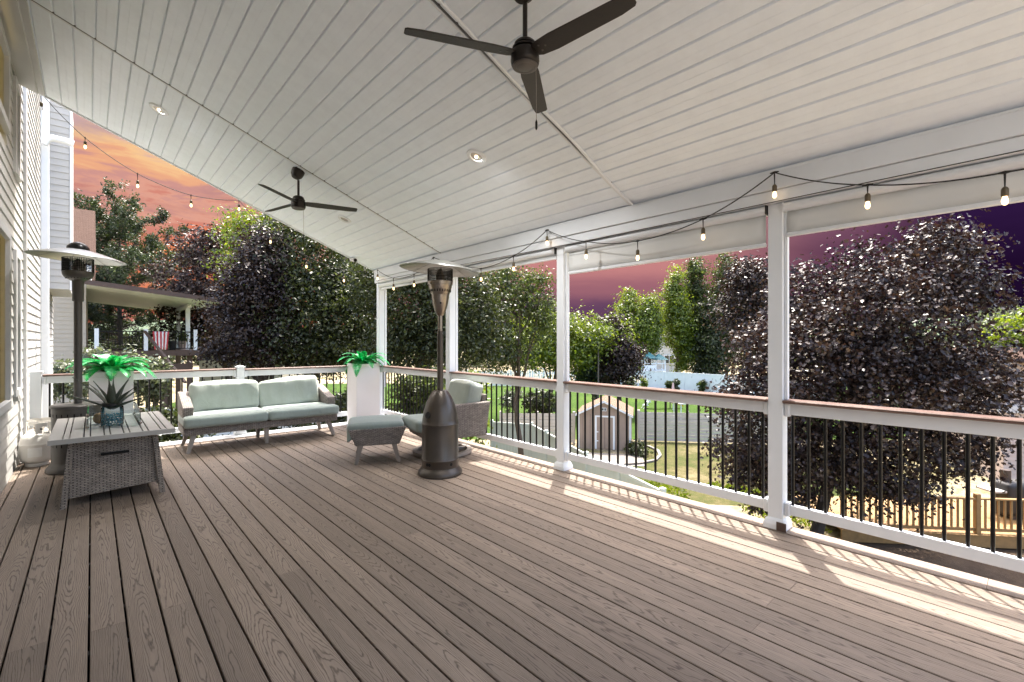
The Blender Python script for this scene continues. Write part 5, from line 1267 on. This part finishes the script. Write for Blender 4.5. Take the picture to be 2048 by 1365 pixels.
# neighbour house and its covered deck on the left
nl = thing('neighbour_house', 'tan neighbour house with brown roof behind our house corner', 'house', (-8.2, 34.5, GZ))
MB().box((-7.5, -4.4, 0), (8.0, 8, 9.0)).obj('wall', 'tanwall', nl)
for k in range(40): MB().prism([(-.018, 0), (0, .2), (0, 0)], 'x', -2, 8.0).obj('siding_board', 'tanwall', nl, (0, -4.402, 1.0+k*.2))
MB().prism([(-5.0, 9.0), (8.8, 9.0), (8.8, 9.2), (2, 13.0), (-5, 9.2)], 'x', -8, 8.35).obj('roof', 'roofbrown', nl)
MB().box((8.0, -5.0, 8.78), (8.2, 8.6, 8.99)).obj('gutter', 'white', nl)
nd = thing('covered_deck', 'neighbour raised deck with brown roof on white posts behind the heater', 'deck', (0, 29.7, GZ)); zf = .97-GZ
MB().box((-.2, 0, zf-.28), (4.3, 10.6, zf)).obj('deck_floor', 'brownwood', nd)
ro = MB(); ro.add([(-.2, -1.6, zf+3.0), (5.0, -1.6, zf+2.45), (5.0, 11.2, zf+2.45), (-.2, 11.2, zf+3.0), (-.2, -1.6, zf+3.16), (5.0, -1.6, zf+2.61), (5.0, 11.2, zf+2.61), (-.2, 11.2, zf+3.16)], [(3, 2, 1, 0), (4, 5, 6, 7), (0, 1, 5, 4), (1, 2, 6, 5), (2, 3, 7, 6), (3, 0, 4, 7)])
ro.obj('roof', 'white', nd)
MB().add([(-.25, -1.66, zf+2.99), (5.05, -1.66, zf+2.44), (5.05, -1.66, zf+2.66), (-.25, -1.66, zf+3.21), (-.25, -1.605, zf+2.99), (5.05, -1.605, zf+2.44), (5.05, -1.605, zf+2.66), (-.25, -1.605, zf+3.21)], [(0, 1, 2, 3), (7, 6, 5, 4), (0, 4, 5, 1), (2, 6, 7, 3), (1, 5, 6, 2)]).obj('roof_fascia', 'brownwood', nd)
MB().box((5.001, -1.66, zf+2.42), (5.06, 11.2, zf+2.66)).obj('roof_fascia', 'brownwood', nd)
MB().box((3.95, 1.8, zf+2.35), (4.15, 10.6, zf+2.52)).obj('header_beam', 'white', nd)
for yy in (2.6, 6.5, 10.2): MB().box((3.98, yy-.1, zf), (4.18, yy+.1, zf+2.349)).obj('roof_post', 'white', nd)
for xx in (.17, 2.02, 4.1): MB().box((xx-.08, .02, zf), (xx+.08, .18, zf+1.08)).obj('railing_post', 'white', nd)
for a, b in ((2.1, 4.02), (.25, 1.94)):
    MB().box((a, .07, zf+.93), (b, .12, zf+.98)).obj('top_rail', 'black', nd)
    MB().box((a, .07, zf+.08), (b, .12, zf+.12)).obj('bottom_rail', 'black', nd)
    k = a+.08
    while k < b: MB().box((k, .085, zf+.12), (k+.02, .105, zf+.93)).obj('baluster', 'black', nd); k += .13
for yy in (.5, 5, 10): 
    for xx in (.4, 2.8, 3.9): MB().box((xx-.12, yy-.12, 0), (xx+.12, yy+.12, zf-.281)).obj('support_post', 'brownwood', nd)
MB().box((2.9, .3, zf-1.1), (3.8, .4, zf-.7)).obj('brace', 'brownwood', nd)
MB().add([(1.9, -.4, zf+.9), (2.0, -.4, zf+.9), (3.3, -3.2, zf-1.5), (3.2, -3.2, zf-1.5), (1.9, -.4, zf+1.0), (2.0, -.4, zf+1.0), (3.3, -3.2, zf-1.4), (3.2, -3.2, zf-1.4)], [(0, 1, 2, 3), (7, 6, 5, 4), (0, 4, 5, 1), (1, 5, 6, 2), (2, 6, 7, 3), (3, 7, 4, 0)]).obj('stair_handrail', 'brownwood', nd)
tw = thing('towel', 'red and white striped towel hanging over the neighbour railing', 'towel', (2.62, 29.72, .97+.96))
n = 9
for k in range(n):
    x0_ = -.34+.68*k/n; vs = []
    for j in range(7):
        z_ = -.92*j/6; sq = 1-.22*j/6
        for xx in (x0_*sq, (x0_+.68/n)*sq): vs.append((xx, -.03-.02*math.sin(xx*14+j*.4), z_))
    MB().add(vs, [(2*j, 2*j+1, 2*j+3, 2*j+2) for j in range(6)], True).obj('stripe', 'red' if k % 2 == 0 else 'towelwhite', tw).modifiers.new('t', 'SOLIDIFY').thickness = .01
for k, (xx, yy, lb) in enumerate(((3.15, .55, 'dark round pot on the neighbour deck right of the towel'), (3.6, .7, 'pale pot with green plant on the neighbour deck'))):
    po = thing('plant_pot', lb, 'pot', (xx, 29.7+yy, .972), 0, 'pots on the neighbour deck')
    MB().lathe([(.13, 0), (.19, .45), (.2, .48), (.17, .48)], 18).obj('pot', 'rubber' if k == 0 else 'shed', po)
    if k:
        p = rng.normal(size=(260, 3))*np.array([.14, .14, .16])+np.array([0, 0, .66]); leafmesh('foliage', p, rng.normal(size=(260, 3)), .11, 'mgreen', po)
# beige house far behind the sofa
x, y = at(480, 38); bh = thing('far_house', 'beige house half hidden by trees behind the sofa', 'house', (x, y, GZ), BZ+R(10))
MB().box((-3, 0, 0), (3.2, 7, 4.6)).obj('wall', 'tanwall', bh); MB().prism([(-.4, 4.6), (3.5, 6.4), (7.4, 4.6)], 'x', -3.3, 3.5).obj('roof', 'roofbrown', bh)
wf = MB().box((.6, -.06, 2.6), (1.7, -.002, 3.9)).obj('window', 'white', bh); MB().box((.7, -.08, 2.7), (1.6, -.061, 3.8)).obj('pane', 'darkglass', wf)
# dark outdoor stairs beyond the corner
x, y = at(795, 13.5); st = thing('outdoor_stairs', 'grey outdoor stairs seen through balusters right of the corner planter', 'stairs', (x, y, GZ), BZ)
MB().add([(-1.6, 0, .0), (-1.2, 0, .0), (.9, 0, 2.7), (.5, 0, 2.7), (-1.6, .06, .0), (-1.2, .06, .0), (.9, .06, 2.7), (.5, .06, 2.7)], [(0, 1, 2, 3), (7, 6, 5, 4), (0, 4, 5, 1), (1, 5, 6, 2), (2, 6, 7, 3), (3, 7, 4, 0)]).obj('stringer', 'legwood', st)
for k in range(11): MB().box((-1.35+k*.18, .061, .22+k*.225), (-1.07+k*.18, 1.0, .26+k*.225)).obj('step', 'legwood', st)
